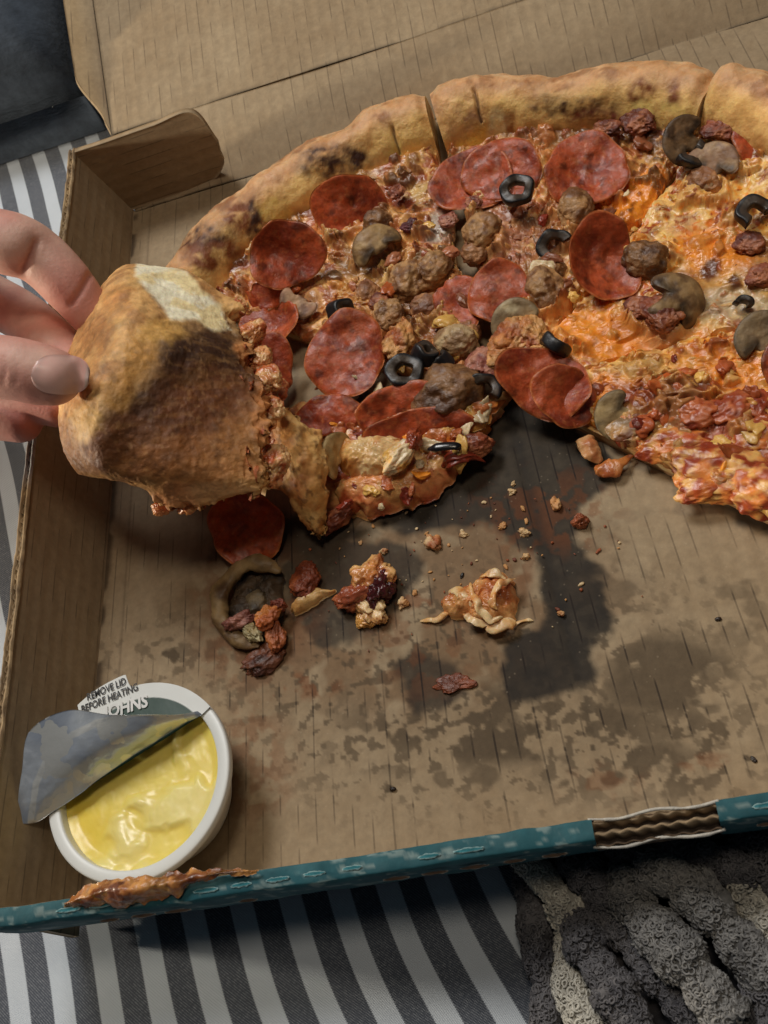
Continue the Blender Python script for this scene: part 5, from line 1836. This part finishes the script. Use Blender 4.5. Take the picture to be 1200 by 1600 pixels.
# clump in the middle
CL = thing('topping_clump', 'crumbly clump of cheese and bacon on a dark grease patch', 'topping clump', unp(576, 925, 0))
for nm, x, y, z, rx, ry, rz, cl, sd in (('cheese_lump', 580, 900, .5, .85, .7, .5, [lin(214, 146, 84), lin(176, 100, 54), lin(230, 176, 112)], 1), ('bacon_piece', 592, 922, .45, .6, .45, .45, [lin(104, 44, 46), lin(76, 28, 30)], 2),
                                        ('cheese_lump', 557, 930, .4, .55, .8, .4, [lin(190, 112, 70), lin(146, 74, 48)], 3), ('cheese_lump', 578, 948, .3, .75, .45, .3, [lin(232, 196, 144), lin(206, 150, 92)], 4),
                                        ('cheese_lump', 572, 966, .15, .3, .35, .15, [lin(220, 160, 84), lin(200, 130, 66)], 5), ('cheese_lump', 605, 905, .3, .3, .4, .3, [lin(220, 160, 96), lin(190, 110, 60)], 6)):
    lump(nm, CL, x, y, z, rx, ry, rz, cl, M_CHEESE, 860 + sd, spin=sd * 33, amp=.75, f=1.4)
# stringy cheese heap
CH = thing('cheese_heap', 'stringy orange heap of melted cheese shreds on dark stained cardboard', 'cheese scrap', unp(755, 945, 0))
pillow('cheese_mound', CH, [(692, 948), (715, 925), (745, 905), (775, 892), (800, 905), (808, 935), (800, 970), (775, 990), (750, 980), (715, 965)], (755, 945), .03, .75, M_CHEESE, [lin(206, 132, 74), lin(176, 96, 50), lin(224, 166, 104)], 870, amp=.3, f=1.5)
for i, (pts, r) in enumerate((([(735, 915, .7), (742, 940, 1.0), (756, 958, .9), (768, 970, .7), (785, 965, .6)], .20), ([(805, 905, .7), (780, 918, 1.0), (768, 935, .95), (775, 950, .8)], .17),
                              ([(750, 905, .6), (770, 895, .8), (790, 900, .7)], .26), ([(762, 985, .3), (785, 975, .55), (805, 970, .4)], .30), ([(700, 940, .3), (715, 922, .6), (728, 935, .75), (745, 955, .6)], .24),
                              ([(655, 968, .08), (680, 966, .22), (705, 958, .3)], .14), ([(800, 975, .2), (820, 970, .15), (835, 968, .08)], .12), ([(720, 960, .5), (740, 972, .6), (760, 975, .5)], .2))):
    pth = catmull(np.array([unp(*p) for p in pts]), 44)
    V, F = tube(pth, r * .72 * np.interp(np.linspace(0, 1, 44), [0, .2, .8, 1], [.2, 1, 1, .2]) * (.8 + .5 * vn(pth, 3, i)), 14, squash=.45)
    V = V + .34 * (np.stack([fbm(V, 2.0, 3, 880 + i), fbm(V, 2.4, 2, 890 + i), fbm(V, 2.4, 2, 900 + i)], 1) - .5)
    obj('cheese_strand', V, F, M_CHEESE, CH, {'Col': colnoise(V, [lin(226, 172, 108), lin(200, 128, 66), lin(236, 200, 150)], 1.5, 881 + i)})
# curled crust flake near the tip of the right slice
for i, (pts, lb, cl) in enumerate((([(915, 680, .35), (918, 695, .5), (928, 710, .4), (938, 722, .2)], 'pale curled dough flake on dark cardboard by the right slice edge', [lin(222, 170, 116), lin(190, 118, 72)]),
                                   ([(935, 728, .2), (952, 733, .35), (970, 728, .4), (985, 715, .3)], 'orange curled cheese rind beside the pale dough flake', [lin(200, 126, 66), lin(160, 84, 44)]))):
    pth = catmull(np.array([unp(*p) for p in pts]), 40)
    V, F = tube(pth, np.interp(np.linspace(0, 1, 40), [0, .15, .6, 1], [.12, .36, .32, .1]), 14, squash=.6)
    V = V + .5 * (np.stack([fbm(V, 2, 3, 910 + i), fbm(V, 2, 3, 920 + i), fbm(V, 2, 3, 930 + i)], 1) - .5)
    o = obj('dough_flake' if i == 0 else 'cheese_rind', V, F, M_CHEESE, None, {'Col': colnoise(V, cl, 1.6, 912 + i)})
    single(o, lb, 'dough flake' if i == 0 else 'cheese scrap')
# loose crumbs
for i, (x, y, r) in enumerate(((800, 768, .2), (802, 756, .13), (868, 786, .32), (725, 835, .2), (600, 862, .2), (563, 848, .12), (678, 848, .42), (820, 832, .25), (785, 822, .2), (648, 926, .14), (876, 958, .16), (822, 870, .2), (630, 943, .3), (545, 925, .15))):
    o = lump('crumb', None, x, y, r * .3, r * .75, r * .55, r * .45, [lin(206, 150, 92), lin(170, 96, 54), lin(226, 190, 140)], M_CRUMB, 940 + i, spin=i * 50, amp=.95, f=1.3, sub=ICO3)
    tag(o, 'tiny loose crumb of cheese or dough scattered on the stained cardboard', 'crumb', 'loose crumbs')
for i, (x, y) in enumerate(((1122, 967), (722, 899), (1178, 1187), (614, 1233))):
    o = lump('pepper_speck', None, x, y, .03, .12, .07, .05, [lin(40, 28, 20), lin(24, 18, 14)], M_PEP, 970 + i, spin=i * 60, amp=.4, hi=False)
    tag(o, 'tiny dark burnt speck lying on the pale cardboard', 'speck', 'burnt specks')

o = None
_V, _F, _C, _k = [], [], [], 0
_r = np.random.default_rng(77)
for i in range(110):
    x, y = _r.normal(740, 130), _r.normal(850, 70)
    if not (430 < x < 1050 and 770 < y < 1080):
        continue
    s_ = .02 + .05 * _r.random() ** 2
    L_ = ICO2[0] * (1 + .8 * (fbm(ICO2[0], 1.5, 2, i) - .5))[:, None] * s_ * np.array([_r.uniform(.8, 2.2), 1, .7])
    an_ = _r.random() * 6.28
    L_ = L_ @ np.array([[math.cos(an_), math.sin(an_), 0], [-math.sin(an_), math.cos(an_), 0], [0, 0, 1]])
    _V.append(unp(x, y, .05) + L_); _F.append(ICO2[1] + _k); _k += len(L_)
    _C.append(np.tile([lin(206, 150, 92), lin(150, 80, 46), lin(226, 196, 150), lin(110, 56, 34)][_r.integers(4)], (len(L_), 1)))
tag(obj('fine_crumbs', np.vstack(_V), np.vstack(_F), M_CRUMB, None, {'Col': np.vstack(_C)}), 'fine dusting of crumbs and sauce flecks over the greasy cardboard', None, None, 'stuff')

# ------------------------------------------------------------------ chunky blanket
M_YARN = mat('chenille_yarn', rough=0.95, noise=(500, 0.2), bump=(900, 0.3, 0.0005), spec=.1)
BL = thing('chunky_blanket', 'chunky looped grey and cream knit blanket bunched by the front of the box', 'blanket', unp(1020, 1450, -.6))


def strand(pts, rad, tone, seed, loops):
    W = catmull(np.array([unp(700 + x / 2.4, 1150 + y / 2.4, z) for x, y, z in pts]), 160)
    n = 160
    t = np.linspace(0, 1, n)
    rr = rad * (1 + .18 * np.sin(t * 14 + seed) + .12 * np.sin(t * 33 + seed)) * np.where(t < .05, np.sqrt(np.clip(t / .05, .05, 1)), 1) * np.where(t > .95, np.sqrt(np.clip((1 - t) / .05, .05, 1)), 1)
    V, F = tube(W, rr, 36, squash=.85)
    V = V + .25 * (np.stack([fbm(V, 1.2, 3, seed), fbm(V, 1.2, 3, seed + 1), fbm(V, 1.2, 3, seed + 2)], 1) - .5)
    dk, lt = tone
    c = mix(np.tile(dk * .8, (len(V), 1)), lt * .8, ss(.4, .65, fbm(V, .9, 3, seed + 5)))
    Vs, Fs, Cs, k = [V], list(F), [c], len(V)
    # looped pile over the tube
    r = np.random.default_rng(seed)
    T = np.gradient(W, axis=0)
    T /= np.linalg.norm(T, axis=1)[:, None]
    A = np.cross(T, [0, 0, 1.0]); A /= np.linalg.norm(A, axis=1)[:, None]
    B = np.cross(A, T)
    ms, sg_ = 11, 4
    tt = np.linspace(0, 1, ms)
    ii = r.integers(3, n - 3, loops)
    ph_ = r.uniform(-.5, math.pi + .5, loops)
    for i, p in zip(ii, ph_):
        nrm = math.cos(p) * A[i] + .85 * math.sin(p) * B[i]
        nrm = nrm / np.linalg.norm(nrm)
        c0 = W[i] + T[i] * r.uniform(-.1, .1) + nrm * (rr[i] * .97 + r.uniform(-.03, .03))
        d1 = T[i] * r.normal() + np.cross(nrm, T[i]) * r.normal()
        d1 /= np.linalg.norm(d1)
        d2 = np.cross(nrm, d1)
        R_ = r.uniform(.06, .11)
        tilt = r.uniform(.0, .55)
        an = tt * r.uniform(3.4, 6.0)
        path = c0 + d1 * (R_ * np.cos(an) + (tt - .5) * r.uniform(-.1, .25))[:, None] + (d2 * math.cos(tilt) + nrm * math.sin(tilt)) [None] * (R_ * np.sin(an))[:, None]
        v, f = tube(path, np.full(ms, r.uniform(.026, .04)), sg_, cap=False, up=nrm + .01)
        Vs.append(v)
        Fs.append(f[0] + k)
        k += len(v)
        cc = dk + (lt - dk) * np.clip(vn(c0[None], .9, seed + 5)[0] * 1.1 + r.normal() * .18, 0, 1)
        Cs.append(np.tile(cc, (len(v), 1)))
    Vv = np.vstack(Vs)
    obj('yarn_strand', Vv, [np.vstack([f for f in Fs if f.shape[1] == 4]), np.vstack([f for f in Fs if f.shape[1] == 3])], M_YARN, BL, {'Col': np.vstack(Cs)})


DKG = (lin(70, 69, 73), lin(110, 108, 110))
MDG = (lin(96, 95, 95), lin(140, 138, 135))
LTG = (lin(160, 156, 147), lin(206, 202, 190))
for i, (pts, rad, tone, lp) in enumerate((
        ([(300, 420, .4), (300, 560, .4), (335, 760, .5), (365, 950, .5), (360, 1180, .5)], 1.05, DKG, 520),
        ([(270, 420, .8), (350, 500, 1.0), (430, 610, 1.1), (470, 700, .7), (440, 850, .6), (480, 980, .7), (560, 1120, .7)], 1.15, LTG, 620),
        ([(430, 420, .9), (520, 500, 1.3), (580, 560, 1.2), (560, 660, .6)], 1.2, DKG, 420),
        ([(480, 640, 1.0), (530, 780, 1.5), (620, 930, 1.6), (740, 1120, 1.4)], 1.35, DKG, 620),
        ([(560, 620, .6), (680, 740, 1.0), (800, 880, 1.1), (960, 1120, 1.0)], 1.2, DKG, 620),
        ([(690, 500, 1.2), (700, 620, 1.6), (820, 750, 2.0), (950, 900, 2.0), (1060, 1060, 1.6)], 1.6, MDG, 900),
        ([(720, 480, 1.7), (860, 510, 2.0), (960, 600, 1.9), (1080, 740, 1.7), (1230, 900, 1.4)], 1.5, MDG, 850),
        ([(600, 420, 1.0), (760, 430, 1.3), (940, 430, 1.4), (1060, 470, 1.4), (1150, 540, 1.2)], 1.3, DKG, 700),
        ([(1020, 520, .9), (1110, 580, 1.2), (1180, 660, 1.2), (1260, 780, 1.0)], 1.25, LTG, 420),
        ([(1100, 340, 1.0), (1180, 440, 1.2), (1240, 560, 1.2)], 1.3, DKG, 380),
        ([(1140, 820, .8), (1180, 920, 1.2), (1220, 1080, 1.2)], 1.3, DKG, 380),
        ([(960, 1010, .6), (1060, 1060, .8), (1180, 1120, .8)], 1.1, DKG, 350),
        ([(560, 560, .1), (600, 620, .2), (700, 700, .2)], 1.0, LTG, 200))):
    strand([(x, y + 25, z * .8 - .2) for x, y, z in pts], rad * .41, tone, 1000 + 20 * i, int(lp * 1.8))
pillow('gap_shade', BL, [(838, 1345), (930, 1335), (1060, 1322), (1260, 1300), (1300, 1480), (1260, 1660), (1000, 1680), (850, 1660), (840, 1500)], (1040, 1480), -.55, .55, M_YARN, [lin(44, 43, 46), lin(60, 58, 60)], 1290, amp=.2, f=.8)  # added dark sheet; its colour paints shade into the gaps between strands
print('blanket ok')


# ------------------------------------------------------------------ dark cushion behind the box
def cushion():
    x0, x1, y0, y1, z0, z1 = -48, -20.4, 26.3, 56, -.45, 6.5
    nu_, nv_ = 120, 120
    a = np.linspace(-1, 1, nu_)
    A_, B_ = np.meshgrid(a, a, indexing='ij')
    # superellipsoid top and bottom
    e = np.maximum(np.abs(A_), np.abs(B_))
    hgt = np.clip(1 - np.abs(A_) ** 14, 0, 1) ** .5 * np.clip(1 - np.abs(B_) ** 14, 0, 1) ** .5
    X = x0 + (x1 - x0) * (A_ + 1) / 2
    Y = y0 + (y1 - y0) * (B_ + 1) / 2
    P = np.stack([X, Y, 0 * X], 2).reshape(-1, 3)
    zt = z0 + (z1 - z0) * (.35 + .65 * hgt.ravel()) + .5 * (fbm(P, .15, 3, 1300) - .5) * hgt.ravel()
    top = P.copy(); top[:, 2] = zt
    bot = P.copy(); bot[:, 2] = z0
    k = len(P)
    F = [gridfaces(nu_, nv_, flip=True), gridfaces(nu_, nv_, off=k)]
    idx = np.arange(k).reshape(nu_, nv_)
    ring = np.concatenate([idx[:, 0], idx[-1, 1:], idx[-2::-1, -1], idx[0, -2:0:-1]])
    r2 = np.roll(ring, -1)
    F.append(np.stack([ring, r2, r2 + k, ring + k], 1))
    c = mix(np.tile(lin(66, 74, 84), (k, 1)), lin(46, 52, 60), fbm(P, .4, 3, 1301))
    o = obj('cushion', np.vstack([top, bot]), F, M_FAB, None, {'Col': np.vstack([c, c])})
    tag(o, 'dark blue-grey fabric cushion lying behind the open lid', 'cushion')


def fab_bump(nt, tc, prev):
    N, L = nt.nodes, nt.links
    m = N.new('ShaderNodeMapping'); m.inputs['Scale'].default_value = (60, 400, 300)
    L.new(tc.outputs['Object'], m.inputs['Vector'])
    nz = N.new('ShaderNodeTexNoise'); nz.inputs['Scale'].default_value = 1; nz.inputs['Detail'].default_value = 4
    L.new(m.outputs[0], nz.inputs['Vector'])
    bp = N.new('ShaderNodeBump'); bp.inputs['Strength'].default_value = .5; bp.inputs['Distance'].default_value = .001
    L.new(nz.outputs['Fac'], bp.inputs['Height']); L.new(prev.outputs[0], bp.inputs['Normal'])
    return bp


M_FAB = mat('dark_fabric', rough=.92, noise=(140, .35), bump=(500, .4, .0006), spec=.2, bump2=fab_bump)
cushion()
print('all ok')
